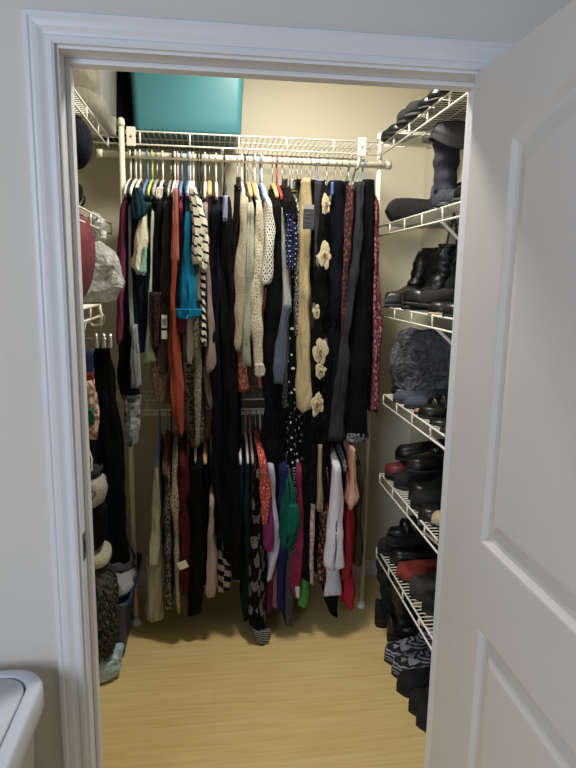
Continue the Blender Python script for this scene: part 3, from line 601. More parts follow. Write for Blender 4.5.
garment('blouse', 'pink and white pinstriped blouse hanging low', 'blouse', c('b9a69c', 'stripe', ('857069',), 60, .0), [(485, 210.5, 214), (520, 209.5, 213.5), (540, 207.5, 213), (560, 206, 217), (593, 203.5, 217), (598, 207, 214)], 1.05, ('arms', WH), 'pinstriped blouse', yb=1.3)
garment('top', 'black top with pink and white bands under the long dresses', 'top', c('15141a', 'bands', ('b5989a',), 6, .5), [(540, 216, 228), (570, 217, 231), (594, 218, 230)], 1.10, ('arms', WH), 'pink-banded black top', yb=1.3)
garment('skirt', 'dark green velvet skirt beside the long black jumpsuit', 'skirt', c('0d241f'), [(449, 246, 250.5), (480, 245, 250), (520, 243, 250), (600, 242, 250), (622, 243.5, 248)], 1.07, ('arms', WH), 'dark green velvet skirt', yb=1.4)
garment('shirt', 'navy shirt at the left of the visible lower rod', 'shirt', c('1b2440'), [(447, 238, 243), (475, 237, 244), (540, 236, 243)], 1.10, ('arms', WH), 'navy shirt', yb=1.4)
garment('shirt', 'brown shirt squeezed in next to the green velvet skirt', 'shirt', c('3c2522'), [(447, 251, 255), (470, 252, 256), (520, 250, 256)], 1.09, ('arms', PK), 'squeezed brown shirt', yb=1.4)
garment('jumpsuit', 'long black jumpsuit with white floral motifs reaching the floor', 'jumpsuit', c('0a0a0c', 'roses', ('77756f', '1a1a1c'), 14, .36), [(452, 258, 262), (480, 256, 264), (510, 254.5, 265), (545, 251, 266), (580, 249.5, 267), (615, 249.5, 267), (634, 252, 268)], 1.02, ('arms', GB), 'floral black jumpsuit', yb=1.35,
        parts=[('striped_cuff', c('1a1a1c', 'bands', ('9b9894',), 30, .5), [(631, 253, 268), (640, 256.5, 268), (645, 259, 267)], 1.015, .09, 'black and white striped cuff')])
garment('blouse', 'coral orange blouse with white sprigs', 'blouse', c('a2443a', 'speckle', ('e8b8a4',), 60, .16), [(445, 259, 263), (468, 260, 267), (490, 260.5, 270), (505, 262, 269), (526, 263, 266.5)], .995, ('arms', WD), 'coral orange blouse', yb=1.3)
garment('top', 'magenta top next to the coral blouse', 'top', c('7a2d60'), [(449, 263.5, 267), (480, 264.5, 269), (510, 265, 273), (540, 264, 275), (551, 265, 272)], 1.02, ('arms', WH), 'magenta top', yb=1.3)
garment('blouse', 'pale lavender blouse with a slanting hem', 'blouse', c('b9b4c9'), [(449, 268, 271.5), (490, 269, 275), (520, 270, 277.5), (547, 269.5, 280), (565, 268, 275), (582, 267, 271)], 1.04, ('arms', WH), 'pale lavender blouse', yb=1.35)
garment('top', 'dark plum top below the lavender blouse', 'top', c('5c2440'), [(452, 272, 276), (560, 266, 273), (612, 266, 272)], 1.10, ('arms', BK), 'dark plum top', yb=1.4)
garment('dress', 'pink-beige dress behind the navy dress', 'dress', c('9b6f74'), [(452, 276, 280), (560, 274, 280), (608, 273, 279)], 1.10, ('arms', WH), 'pink-beige dress', yb=1.4)
garment('dress', 'navy blue dress left of the teal top', 'dress', c('20244f'), [(450, 281, 287), (480, 280.5, 289), (520, 279, 289), (600, 276.5, 287), (611, 278, 285)], 1.05, ('arms', WH), 'navy blue dress', yb=1.4)
garment('top', 'emerald teal top with a folded sleeve, lower rod', 'top', c('0f4d3f'), [(470, 287.5, 291.5), (485, 286, 294), (500, 284, 297.5), (520, 281, 301), (530, 280, 303), (540, 279.5, 299), (549, 281, 291)], 1.0, ('arms', BK), 'emerald teal top', yb=1.3,
        parts=[('sleeve', c('12584a'), [(505, 290, 298), (522, 286, 303.2), (530, 284.5, 303), (537, 286, 297)], .985, .05, None)])
garment('skirt', 'grey speckled skirt hanging lowest beside the navy dress', 'skirt', c('55525a', 'speckle', ('2c2a30',), 120, .35), [(452, 288.5, 293), (545, 287, 294.5), (600, 286, 294), (628, 286, 292.5)], 1.07, ('arms', WH), 'grey speckled skirt', yb=1.4)
garment('dress', 'black dress with small white dots behind the emerald top', 'dress', c('141318', 'dots', ('b9b6bd',), 60, .22), [(452, 293, 297), (530, 293, 298), (582, 292.5, 297)], 1.06, ('arms', BK), 'white-dotted black dress', yb=1.4)
garment('dress', 'hot pink dress with a white lining edge', 'dress', c('842a47'), [(452, 297.5, 301), (490, 297, 302.5), (530, 297, 304), (570, 293.5, 303), (590, 293.5, 301), (597, 295, 299)], 1.05, ('arms', WH), 'hot pink dress', yb=1.4,
        parts=[('lining', c('c9c4c4'), [(588, 295.5, 299.5), (598, 296.5, 299)], 1.04, .04, 'white lining edge')])
garment('cardigan', 'black cardigan right of the hot pink dress', 'cardigan', BLK, [(452, 303, 308), (520, 303, 310), (581, 302, 311)], 1.05, ('arms', BK), 'black cardigan by hot pink dress', yb=1.4)
garment('top', 'lime green top peeking out under the black cardigan', 'top', c('4f8f4c'), [(452, 306, 309), (560, 303, 309), (590, 302, 310), (607, 300.5, 310)], 1.08, ('arms', GN), 'lime green top', yb=1.4)
garment('blouse', 'blush printed blouse with a ruffled shoulder', 'blouse', c('a58d84', 'print', ('c2aca2', '7d625c'), 45, .3), [(482, 311, 316), (495, 309.5, 318), (510, 310, 316), (560, 309, 314), (585, 310, 314)], 1.04, ('arms', WH), 'blush printed blouse', yb=1.35)
garment('trousers', 'tan folded trousers on the lower rod', 'trousers', c('a08a6e'), [(445, 319, 322.5), (470, 318.5, 323), (511, 317.5, 323)], 1.03, ('clips', BK), 'tan folded trousers', kind='flat', yb=1.3)
garment('dress', 'dark floral dress with tan and red blooms', 'dress', c('2b1a19', 'print', ('8d7458', '7a2a2c'), 55, .38), [(450, 323, 327), (490, 325, 331), (520, 322, 330), (560, 319, 327), (582, 318.5, 326)], 1.06, ('arms', WH), 'dark floral dress', yb=1.4)
garment('dress', 'wine coloured dress left of the white shirt', 'dress', c('5d1f38'), [(450, 331.5, 335), (480, 331, 335.5), (530, 328.5, 334), (592, 326, 331)], 1.05, ('arms', BK), 'wine coloured dress', yb=1.4)
garment('shirt', 'long white two-layered shirt on the lower rod', 'shirt', c('cfcbd6'), [(451, 336, 340), (475, 335, 341), (500, 334, 343), (540, 330, 344), (570, 329, 344)], .995, ('arms', WH), 'white two-layered shirt', yb=1.35,
        parts=[('lower_layer', c('c2c0d0'), [(560, 326, 343), (580, 324, 343), (597, 322.5, 343)], 1.03, .14, None)])
garment('skirt', 'black skirt hanging lowest, below the white shirt', 'skirt', BLK2, [(452, 339, 343), (580, 325, 343), (600, 322, 341), (610, 328, 340), (618, 334, 338.5)], 1.09, ('clips', BK), 'black skirt below the white shirt', yb=1.4)
garment('shirt', 'grey printed shirt right of the white shirt', 'shirt', c('7b7b80', 'speckle', ('3c3c44',), 90, .36), [(446, 342.5, 347), (460, 342, 348), (473, 344, 347.5)], 1.04, ('arms', WH), 'grey printed shirt', yb=1.35)
garment('dress', 'indigo dress between the grey printed shirt and the scarlet dress', 'dress', c('23244a'), [(449, 345.5, 350), (500, 344, 349), (560, 343, 348)], 1.085, ('arms', BK), 'indigo dress', yb=1.4)
garment('dress', 'scarlet red dress with a lower flounce', 'dress', c('862029'), [(450, 351, 354.5), (500, 347.5, 353), (530, 345.5, 355), (570, 344, 354), (582, 344, 352)], 1.03, ('arms', WH), 'scarlet red dress', yb=1.4,
        parts=[('flounce', c('a8283a'), [(575, 344, 352), (598, 345, 354.5), (605, 348, 354), (611, 351, 353.5)], 1.06, .1, None)])
garment('scarf', 'peach scarf draped over the scarlet dress', 'scarf', c('c39380'), [(449, 353, 356), (475, 351.5, 357.5), (498, 350, 360), (503, 349, 358), (508, 348.5, 353)], 1.0, ('arms', PK), 'peach scarf', kind='flat', yb=1.25)
garment('top', 'dusty pink printed top behind the scarlet dress', 'top', c('a5727a', 'speckle', ('7a4a52',), 70, .3), [(450, 355.5, 358), (520, 353, 358), (560, 351, 357), (600, 350, 358)], 1.085, ('arms', WH), 'dusty pink printed top', yb=1.4)
garment('jacket', 'olive jacket hanging last on the lower rod by the right pole', 'jacket', c('3a3524'), [(449, 356, 360), (480, 355, 362), (510, 353, 364), (540, 354, 364), (566, 355, 363)], 1.06, ('arms', BK), 'olive jacket', yb=1.4)
# ------------------------------------------------------------------ shoes
def foot_rings(L, w, h_heel, h_toe, zs, opening, point, n=22, heel_cup=1.0):
    """rings across the foot, heel at x=0 to toe at x=L; zs(t) sole height; opening: (t0, t1) or None"""
    rings = []
    for i in range(n):
        t = i / (n - 1); tt = .5 - .5 * math.cos(PI * t); x = L * tt
        hw = w * (.34 + .16 * math.sin(PI * min(1, max(0, (tt - .18) / .95))) - .03 * math.exp(-((tt - .38) / .14) ** 2))
        if tt < .12: hw *= math.sqrt(max(.02, 1 - (1 - tt / .12) ** 2))
        e = .80 if point else .84
        if tt > e:
            q = (tt - e) / (1 - e); hw *= (1 - q ** (1.25 if point else 2.4)) * .97 + .03
        h = h_heel + (h_toe - h_heel) * smoothstep((tt - .1) / .7)
        if tt > .88: h *= 1 - .55 * ((tt - .88) / .12) ** 2
        z0 = zs(tt); a = b_ = None
        opn = 0
        if opening: opn = smoothstep((tt - opening[0]) / .04) * (1 - smoothstep((tt - opening[1]) / .07))
        top = z0 + h * 1.16; top2 = z0 + h * 1.25
        ins = z0 + .006
        a = top + (ins - top) * opn; b_ = top2 + (ins - top2) * opn
        r3 = .62 + .16 * opn
        rings.append([Vector((x, -hw, z0)), Vector((x, -hw * 1.05, z0 + h * .45)), Vector((x, -hw * .93, z0 + h)), Vector((x, -hw * r3, a)), Vector((x, 0, b_)), Vector((x, hw * r3, a)), Vector((x, hw * .93, z0 + h)), Vector((x, hw * 1.05, z0 + h * .45)), Vector((x, hw, z0))])
    return rings
def sole_bm(L, w, zs, th, point, grow=1.06):
    bm = bmesh.new(); rings = []
    for r in foot_rings(L, w * grow, .03, .03, zs, None, point):
        a, b_ = r[0], r[-1]; rings.append([Vector((a.x, a.y, a.z - th)), Vector((a.x, a.y, a.z + .002)), Vector((b_.x, b_.y, b_.z + .002)), Vector((b_.x, b_.y, b_.z - th))])
    loft(bm, rings); return bm
SHN = [0]
def shoe(name, label, kind, mat, loc, rotz=180, tilt=0, roll=0, L=.245, w=.088, sole=None, insole=None, shaft=.16, heel=0.0, cat=None, group=None, point=False, lean=0.0, pattern=None, cuff=None, buckle=False, zdrop=0):
    """heel at the origin, toe towards +x before turning"""
    SHN[0] += 1
    t = thing(name, label, cat or ('boot' if 'boot' in name else 'shoe'), loc, (R(roll), R(tilt), R(rotz)), group)
    sole = sole or M_SOLE; th = .006 if kind in ('pump', 'flat', 'sandal') else .012
    zs = (lambda q: th + heel * (1 - smoothstep(q / .68)) ) if heel else (lambda q: th)
    hh = {'pump': .045, 'flat': .042, 'loafer': .055, 'sneaker': .065, 'boot': .075, 'sandal': .02}[kind]; ht = {'pump': .030, 'flat': .030, 'loafer': .038, 'sneaker': .045, 'boot': .042, 'sandal': .02}[kind]
    op = {'pump': (.05, .60), 'flat': (.05, .62), 'loafer': (.05, .46), 'sneaker': (.05, .40), 'boot': (.06, .30), 'sandal': None}[kind]
    obj('sole', sole_bm(L, w, zs, th, point), sole, t)
    if kind != 'sandal':
        bm = bmesh.new(); loft(bm, foot_rings(L, w, hh, ht, zs, op, point), True, True, True)
        if kind == 'boot':
            rr = []; n = 20; k = 16
            for i in range(n):
                q = i / (n - 1); z = heel + th + .050 + (shaft - .05) * q
                rx = .052 - .012 * math.sin(PI * min(1, q * 1.6)) + .012 * q * min(1, shaft / .25); ry = .036 + .012 * q * min(1, shaft / .25) + .004 * math.sin(q * 20)
                cx = .058 + .018 * (1 - q) ** 2 - lean * q * q * .2
                sl = .004 * math.sin(q * 23 + SHN[0]) * (1 if shaft > .2 else .5)
                rr.append([Vector((cx + math.cos(a) * (rx + sl), math.sin(a) * (ry + sl), z)) for a in [2 * PI * j / k for j in range(k)]])
            lst = rr[-1]; cen = sum(lst, Vector()) / k
            rr.append([cen + (p - cen) * .88 + Vector((0, 0, .001)) for p in lst]); rr.append([cen + (p - cen) * .84 - Vector((0, 0, .06)) for p in lst])
            loft(bm, rr)
        if zdrop: pass
        u = obj('upper', bm, mat, t)
        if pattern: u.data.materials.clear(); u.data.materials.append(pattern)
        if insole and op:
            bm = bmesh.new(); rr = foot_rings(L, w * .80, .03, .03, zs, None, point)
            loft(bm, [[Vector((r[0].x, r[0].y, r[0].z + .0065)), Vector((r[0].x, r[0].y, r[0].z + .0085)), Vector((r[-1].x, r[-1].y, r[-1].z + .0085)), Vector((r[-1].x, r[-1].y, r[-1].z + .0065))] for r in rr[1:int(len(rr) * .62)]]); obj('insole', bm, insole, t)
    else:
        bm = bmesh.new(); rr = foot_rings(L, w * .9, .03, .03, zs, None, point)
        loft(bm, [[Vector((r[0].x, r[0].y, r[0].z + .002)), Vector((r[0].x, r[0].y, r[0].z + .006)), Vector((r[-1].x, r[-1].y, r[-1].z + .006)), Vector((r[-1].x, r[-1].y, r[-1].z + .002))] for r in rr[1:-1]]); obj('insole', bm, insole or M_TANSOLE, t)
        for x0, hgt in ((L * .70, .050), (L * .56, .060), (L * .12, .07)):
            bm = bmesh.new(); rg = []
            for i in range(13):
                a = PI * i / 12; y = math.cos(a) * w * .47; z = zs(x0 / L) + math.sin(a) * hgt + .004
                rg.append([Vector((x0 - .009, y, z)), Vector((x0 + .009, y, z)), Vector((x0 + .009, y * .96, z - .003)), Vector((x0 - .009, y * .96, z - .003))])
            loft(bm, rg); obj('strap', bm, mat, t)
    hz = heel + th
    if heel > .05 and kind in ('pump', 'sandal'):
        bm = bmesh.new(); loft(bm, [[Vector((.030 + x_ * k1 + dx, y_ * k1, z)) for x_, y_ in ((.026, -.018), (.026, .018), (-.020, .022), (-.026, 0), (-.020, -.022))] for z, k1, dx in ((hz, 1.0, .0), (hz * .75, .6, -.004), (hz * .4, .32, -.006), (0, .25, -.006))]); obj('heel', bm, mat, t)
    elif heel > 0 or kind in ('loafer', 'boot'):
        hb = max(hz, .022); bm = bmesh.new(); loft(bm, [[Vector((.034 + x_, y_ * k1, z)) for x_, y_ in ((.030, -.028), (.030, .028), (-.012, .030), (-.030, .014), (-.030, -.014), (-.012, -.030))] for z, k1 in ((hz, 1.0), (0 if heel else -.0, .92))]); obj('heel', bm, sole, t)
    if cuff:
        bm = bmesh.new(); k = 18; q0 = heel + th + shaft; cx = .058 - lean * .2
        loft(bm, [[Vector((cx + math.cos(2 * PI * j / k) * r_ + dx, math.sin(2 * PI * j / k) * r_ * .8, q0 + dz - (.045 * max(0, math.cos(2 * PI * j / k)) * s_))) for j in range(k)] for r_, dz, dx, s_ in ((.055, -.002, 0, 0), (.062, .006, .002, .1), (.078, -.012, .006, .6), (.092, -.040, .012, 1.2), (.089, -.042, .012, 1.2), (.06, -.01, .002, .3))], False, False); obj('cuff', bm, cuff, t)
    if buckle:
        bm = bmesh.new(); tube(bm, [(L * .52 + math.cos(a) * .010, math.sin(a) * .013, zs(.5) + .064) for a in [2 * PI * j / 14 for j in range(14)]], .002, 6, closed=True); obj('buckle', bm, M_CHROME, t)
    return t
EX = .7225          # x just inside the shelf's front lip
def on(i): return ZR[i] + .0022
G = ['shoes on the topmost right-hand shelf', 'things on the second right-hand shelf', 'shoes on the third right-hand shelf', 'shoes on the shelf with the grey handbag', 'shoes on the shelf with the wine red shoe', 'shoes on the lowest shelf', 'shoes on the floor under the shelves']
# topmost shelf: heels, toes pointing out over the lip
for k, (y, kd, m, lab, hl) in enumerate(((1.170, 'pump', M_BLKLEA, 'black court shoe on the topmost shelf, nearest the back wall', .05), (1.085, 'pump', M_BLKLEA, 'black court shoe on the topmost shelf, second from the back wall', .05), (.930, 'loafer', M_BLKSUE, 'chunky black suede shoe on the topmost shelf, first of the middle group', 0.0), (.835, 'loafer', M_BLKSUE, 'chunky black suede shoe on the topmost shelf, second of the middle group', 0.0),
        (.725, 'pump', M_BLKPAT, 'glossy black high-heeled shoe on the topmost shelf in front of the suede pair', .07), (.635, 'pump', M_BLKPAT, 'glossy black high-heeled shoe on the topmost shelf, second from the door', .07), (.530, 'sneaker', M_DKBRN, 'dark brown shoe on the topmost shelf, nearest the door', 0.0))):
    shoe('high_heel' if kd == 'pump' else 'shoe', lab, kd, m, (EX + (.215 if k not in (2, 3) else .205), y, on(0)), 180, heel=hl, group=G[0])
def strappy(lab, x, y):
    t = thing('stiletto_shoe', lab, 'shoe', (x, y, on(0)), (0, 0, R(180)), 'stilettos with heels poking through the wires')
    obj('sole', sole_bm(.22, .075, lambda q: .005, .004, True), M_SOLE, t)
    bm = bmesh.new(); loft(bm, foot_rings(.22, .075, .03, .028, lambda q: .005, (.05, .62), True)); obj('upper', bm, M_BLKPAT, t)
    bm = bmesh.new(); loft(bm, [[Vector((.03 + x_ * k1 + dx, y_ * k1 * .45, z)) for x_, y_ in ((.022, -.018), (.022, .018), (-.022, .020), (-.022, -.020))] for z, k1, dx in ((-.001, .9, 0), (-.05, .6, -.01), (-.105, .42, -.022))]); obj('heel', bm, M_BLKPAT, t)
strappy('black stiletto whose heel hangs below the topmost shelf, nearest the back wall', .985, .845)
strappy('black stiletto on the topmost shelf, middle of the three with hanging heels', .985, .762)
strappy('black stiletto on the topmost shelf with hanging heel, nearest the door', .985, .650)
# second shelf
b = NB('clear_liner'); b.p.inputs['Transmission Weight'].default_value = .55; M_LINER = b.fin(lin('d5d3cb'), .35)
bm = bmesh.new(); box(bm, .726, 1.02, .16, 1.20, on(1), on(1) + .0015); tag(obj('shelf_liner', bm, M_LINER, None, False), 'frosted plastic liner sheet lying on the second shelf under the navy boots', 'shelf liner')
lb_ = shoe('boot', 'black boot lying on its side on the second shelf, sole towards the back wall', 'boot', M_BLKSUE, (.965, 1.150, on(1) + .053), L=.25, shaft=.33, heel=.02, group=G[1], w=.095)
lb_.rotation_euler = Matrix(((-1, 0, .12), (0, -.06, -1), (0, -1, .06))).to_euler()
shoe('boot', 'slouchy navy boot standing on the second shelf with a floppy grey cuff', 'boot', M_NAVY, (.800, .80, on(1) + .0015), -86, 0, 0, shaft=.265, heel=.01, cuff=M_CUFF, group=G[1], lean=-.15, L=.23)
shoe('boot', 'navy boot on the second shelf behind the silver sandal, flattened', 'boot', M_NAVY, (.985, .66, on(1) + .0015), 178, 0, 0, shaft=.15, heel=.02, group=G[1])
shoe('sandal', 'silver strappy sandal on the second shelf by the door', 'sandal', M_SILVER, (.955, .545, on(1) + .0015), 180, insole=M_BLKLEA, group=G[1])
shoe('shoe', 'black patent shoe on the second shelf, nearest the door', 'loafer', M_BLKPAT, (.965, .435, on(1) + .0015), 180, group=G[1], buckle=True)
# third shelf
shoe('ankle_boot', 'black leather ankle boot with a pointed toe, foremost on the third shelf', 'boot', M_BLKLEA, (.930, 1.150, on(2)), 207, shaft=.190, heel=.03, L=.26, w=.105, lean=.25, group=G[2], point=True)
shoe('ankle_boot', 'black suede ankle boot at the far end of the third shelf', 'boot', M_BLKSUE, (.985, 1.110, on(2)), 185, shaft=.21, w=.10, heel=.02, group=G[2])
shoe('ankle_boot', 'black ankle boot with a rounded top behind the pointed ankle boot', 'boot', M_BLKSUE, (.955, .985, on(2)), 204, shaft=.205, heel=.02, w=.10, lean=.1, group=G[2])
shoe('boot', 'tall black boot leaning back on the third shelf beside the black flats', 'boot', M_BLKLEA, (.915, .850, on(2)), 196, -5, 0, shaft=.215, heel=.01, L=.22, group=G[2], lean=.12, w=.12)
shoe('boot', 'black boot on the third shelf standing nearest the door', 'boot', M_BLKSUE, (.93, .715, on(2)), 190, -5, 0, shaft=.225, heel=.01, L=.21, group=G[2], lean=.12, w=.12)
shoe('flat_shoe', 'black flat with a pale sole at the front of the third shelf', 'flat', M_BLKLEA, (.955, .555, on(2)), 176, sole=M_PALESOLE, group=G[2])
shoe('flat_shoe', 'black flat shoe next to the pale-soled flat, nearest the door on the third shelf', 'flat', M_BLKLEA, (.96, .455, on(2)), 180, group=G[2], insole=M_DKBRN)
bm = bmesh.new(); p0 = Vector((.80, .62, on(1) - .006))
tube(bm, [p0 + Vector((math.sin(q) * .024 * (.25 + .75 * math.sin(q / 2)), 0, -.165 * math.sin(q / 2) ** 1.3)) for q in [2 * PI * i / 30 for i in range(30)]], .0042, 6, closed=True)
tag(obj('strap_loop', bm, M_BLKLEA), 'black strap loop hanging down from the second shelf', 'strap')
# fourth shelf: the grey bag and flat shoes
b = NB('grey_quilted_fabric'); v = b.mapping(); nz = b.noise(v, 26, 5, 1.6); b.bump(nz.outputs['Fac'], .9, .03); M_QUILT = b.fin(b.ramp(nz.outputs['Fac'], [(.3, lin('26262b')), (.7, lin('5f6068'))]), .6)
t = thing('handbag', 'grey crinkled fabric handbag standing on the fourth shelf against the wall', 'handbag', (.875, .985, on(3)), (R(-4), R(3), R(-12)))
bm = bmesh.new(); blob(bm, (0, 0, .135), (.145, .055, .138), 4.0, .022, 12, 5, 48, 30, ridge=.010); obj('bag_body', bm, M_QUILT, t)
bm = bmesh.new(); blob(bm, (0, 0, .016), (.142, .060, .017), 5, .002, 9, 2); obj('bag_base', bm, M_BLKLEA, t)
for k, (y, kd, m, ins, so, lab, x) in enumerate(((.885, 'flat', M_GREYSH, M_GREYSH, M_SOLE, 'blue-grey canvas slip-on at the front of the grey handbag', .955), (.795, 'flat', M_GREYSH, M_BLKLEA, M_SOLE, 'blue-grey canvas slip-on with a black lining, second on the fourth shelf', .965), (.710, 'sandal', M_BLKLEA, M_TANSOLE, M_SOLE, 'black sandal with a tan footbed, nearer the grey handbag', .97), (.622, 'flat', M_BLKLEA, M_TANSOLE, M_SOLE, 'black flat with a tan insole between two sandals on the fourth shelf', .965),
        (.535, 'sandal', M_BLKPAT, M_BLKLEA, M_SOLE, 'glossy black strappy sandal on the fourth shelf', .97), (.445, 'sandal', M_BLKLEA, M_BLKLEA, M_SOLE, 'black strappy sandal nearest the door on the fourth shelf', .965), (.360, 'flat', M_BLKLEA, M_BLKLEA, M_SOLE, 'plain black flat at the door end of the fourth shelf', .96))):
    shoe('sandal' if kd == 'sandal' else 'flat_shoe', lab, kd, m, (x, y, on(3)), 180 + (k % 3 - 1) * 4, insole=ins, sole=so, group=G[3])
shoe('sandal', 'black wedge sandal lying on top of the other sandals, fourth shelf', 'sandal', M_BLKLEA, (.99, .50, on(3) + .072), 205, -4, 0, heel=.03, insole=M_BLKLEA, group=G[3])
# fifth shelf, two layers
shoe('flat_shoe', 'wine red flat at the far end of the fifth shelf', 'flat', M_WINE, (.955, .985, on(4) + .034), 184, 2, 0, insole=M_WINE, group=G[4])
shoe('flat_shoe', 'black flat underneath the wine red flat', 'flat', M_BLKLEA, (.965, .995, on(4)), 180, group=G[4], insole=M_BLKLEA)
shoe('loafer', 'black loafer with a silver buckle on top of the pile, fifth shelf', 'loafer', M_BLKLEA, (1.00, .86, on(4) + .095), 196, 0, 0, group=G[4], buckle=True, L=.27, w=.10)
shoe('shoe', 'black lace-less shoe under the buckled loafer', 'loafer', M_BLKSUE, (.985, .885, on(4) + .0), 180, group=G[4], L=.26, w=.10)
shoe('shoe', 'black leather shoe heaped at the back of the fifth shelf', 'loafer', M_BLKLEA, (1.01, .975, on(4) + .10), 170, 6, 0, group=G[4])
shoe('ankle_boot', 'black ankle boot in the middle of the fifth shelf', 'boot', M_BLKLEA, (.985, .765, on(4)), 184, shaft=.14, heel=.01, group=G[4], w=.10)
shoe('shoe', 'black suede shoe right in front of the ankle boot, fifth shelf', 'loafer', M_BLKSUE, (.965, .665, on(4)), 180, group=G[4])
shoe('high_heel', 'black pump lined in cream, further from the door, on the fifth shelf', 'pump', M_BLKLEA, (.955, .600, on(4)), 190, heel=.02, group=G[4], sole=M_SOLE, insole=M_BEIGE)
shoe('high_heel', 'beige pump with a black sole nearest the door on the fifth shelf', 'pump', M_BEIGE, (.985, .515, on(4)), 182, heel=.03, group=G[4], sole=M_SOLE, insole=M_BLKLEA)
shoe('shoe', 'rounded black shoe at the door end of the fifth shelf', 'sneaker', M_BLKSUE, (.955, .365, on(4)), 180, group=G[4])
# lowest shelf
shoe('shoe', 'black shoe at the far end of the lowest shelf, bottom of the stack', 'loafer', M_BLKSUE, (.955, 1.015, on(5)), 180, group=G[5])
shoe('shoe', 'black shoe in the middle of the stack on the lowest shelf', 'flat', M_BLKSUE, (.965, .985, on(5) + .068), 188, group=G[5], insole=M_BLKLEA)
shoe('sandal', 'black strappy sandal on top of the stack, lowest shelf', 'sandal', M_BLKLEA, (.975, .955, on(5) + .118), 182, insole=M_BLKLEA, group=G[5])
shoe('shoe', 'black shoe behind the red flat shoe, lowest shelf', 'loafer', M_BLKLEA, (.985, .905, on(5)), 176, group=G[5], L=.25)
shoe('flat_shoe', 'red suede flat shoe with a small gold dot on the lowest shelf', 'flat', M_RED, (.975, .795, on(5)), 180, 0, 0, insole=M_RED, group=G[5], w=.125, L=.25)
shoe('shoe', 'dark grey fabric shoe in front of the red flat shoe', 'sneaker', plain('dark_grey_mesh', '33312f', .85, .4, 90), (.975, .665, on(5)), 184, group=G[5], w=.105)
shoe('shoe', 'black shoe at the door end of the lowest shelf', 'loafer', M_BLKSUE, (.985, .545, on(5)), 180, group=G[5])
# on the floor under the shelves
b = NB('black_white_knit'); uvv = b.mapping(); wv = b.n('ShaderNodeTexWave', wave_type='BANDS', bands_direction='Z'); wv.inputs['Scale'].default_value = 26; wv.inputs['Distortion'].default_value = 6; wv.inputs['Detail'].default_value = 1; wv.inputs['Detail Scale'].default_value = 1.4; b.L.new(uvv, wv.inputs['Vector'])
M_NORD = b.fin(b.ramp(wv.outputs['Fac'], [(.50, lin('16161a')), (.62, lin('8d909c'))]), .9)
shoe('boot', 'tall black boot standing on the floor by the right pole', 'boot', M_BLKSUE, (.745, 1.125, 0), 3, shaft=.30, heel=.03, group=G[6], w=.095)
shoe('boot', 'tall black leather boot on the floor in front of the suede one', 'boot', M_BLKLEA, (.765, 1.000, 0), -4, shaft=.27, heel=.03, group=G[6], w=.095)
shoe('slipper', 'black and white patterned slipper boot on the floor, further from the door', 'boot', M_BLKSUE, (.96, .885, 0), 184, shaft=.12, group=G[6], pattern=M_NORD, cat='slipper', w=.10, lean=.3)
shoe('slipper', 'black and white patterned slipper boot on the floor, nearer the door', 'boot', M_BLKSUE, (.965, .780, 0), 180, shaft=.12, group=G[6], pattern=M_NORD, cat='slipper', w=.10, lean=.3)
for k, (y, x, lab) in enumerate(((.680, .975, 'chunky black trainer on the floor next to the patterned slippers'), (.585, .985, 'second chunky black trainer on the floor, after the patterned slippers'), (.495, .990, 'chunky black trainer on the floor, third beyond the slippers'), (.410, 1.0, 'dark purplish trainer on the floor near the door'), (.325, 1.005, 'black trainer on the floor nearest the door'))):
    shoe('trainer', lab, 'sneaker', plain('purplish_mesh', '211b24', .85, .3, 90) if k == 3 else M_BLKSUE, (x, y, 0), 180 + (k % 2) * 4, L=.265, w=.098, group=G[6], cat='shoe', sole=M_SOLE)

# ------------------------------------------------------------------ storage tubs on the long shelf
def tub_bm(w0, d0, w1, d1, h, r=.035, wall=.004, top_open=True, n=6):
    def rr(w, d, z, rad):
        pts = []
        for cx, cy, a0 in ((w / 2 - rad, d / 2 - rad, 0), (-w / 2 + rad, d / 2 - rad, 90), (-w / 2 + rad, -d / 2 + rad, 180), (w / 2 - rad, -d / 2 + rad, 270)):
            for k in range(n + 1): a = R(a0 + 90 * k / n); pts.append(Vector((cx + math.cos(a) * rad, cy + math.sin(a) * rad, z)))
        return pts
    bm = bmesh.new(); rings = [rr(w0 - .03, d0 - .03, 0, r), rr(w0 - .008, d0 - .008, .004, r), rr(w0, d0, .016, r)]
    for i in range(1, 9): q = i / 8; rings.append(rr(w0 + (w1 - w0) * q, d0 + (d1 - d0) * q, .016 + (h - .016) * q, r))
    rings += [rr(w1 + .022, d1 + .022, h, r), rr(w1 + .022, d1 + .022, h + .012, r), rr(w1 - wall, d1 - wall, h + .012, r)]
    for i in range(8, -1, -1): q = i / 8; rings.append(rr(w0 + (w1 - w0) * q - 2 * wall, d0 + (d1 - d0) * q - 2 * wall, .020 + (h - .02) * q, r))
    loft(bm, rings); return bm
SZ = 2.158 + .0022
t = thing('storage_tub', 'large teal plastic storage tub on the long back shelf', 'storage tub', (-.090, 1.425, SZ))
obj('tub_body', tub_bm(.437, .30, .468, .32, .36, .03), M_TEAL, t)
bm = bmesh.new(); box(bm, -.255, .255, -.178, .178, .362, .392, .012); obj('lid', bm, plain('teal_lid', '2f6770', .4), t)
for s in (-1, 1):
    bm = bmesh.new(); box(bm, s * .243 - .010, s * .243 + .010, -.05, .05, .31, .365, .006); obj('latch', bm, M_TEAL, t)
bm = bmesh.new(); box(bm, .2235, .2290, -.155, -.135, .245, .262, .001); c_ = obj('price_sticker', bm, M_TAG, t, False); c_['label'] = 'small pale sticker on the side'
b = NB('clear_tub'); b.p.inputs['Transmission Weight'].default_value = .85; M_CLEAR = b.fin(lin('e4e2dc'), .22, IOR=1.2)
M_LIN = cloth('d8d2c4', 'plain', (), 30, .3); M_PINKLIN = cloth('d79c92')
t = thing('storage_tub', 'clear plastic tub of folded linen at the left end of the top shelving', 'storage tub', (-.485, 1.02, 2.112 + .0024))
obj('tub_body', tub_bm(.25, .36, .27, .40, .40, .03), M_CLEAR, t)
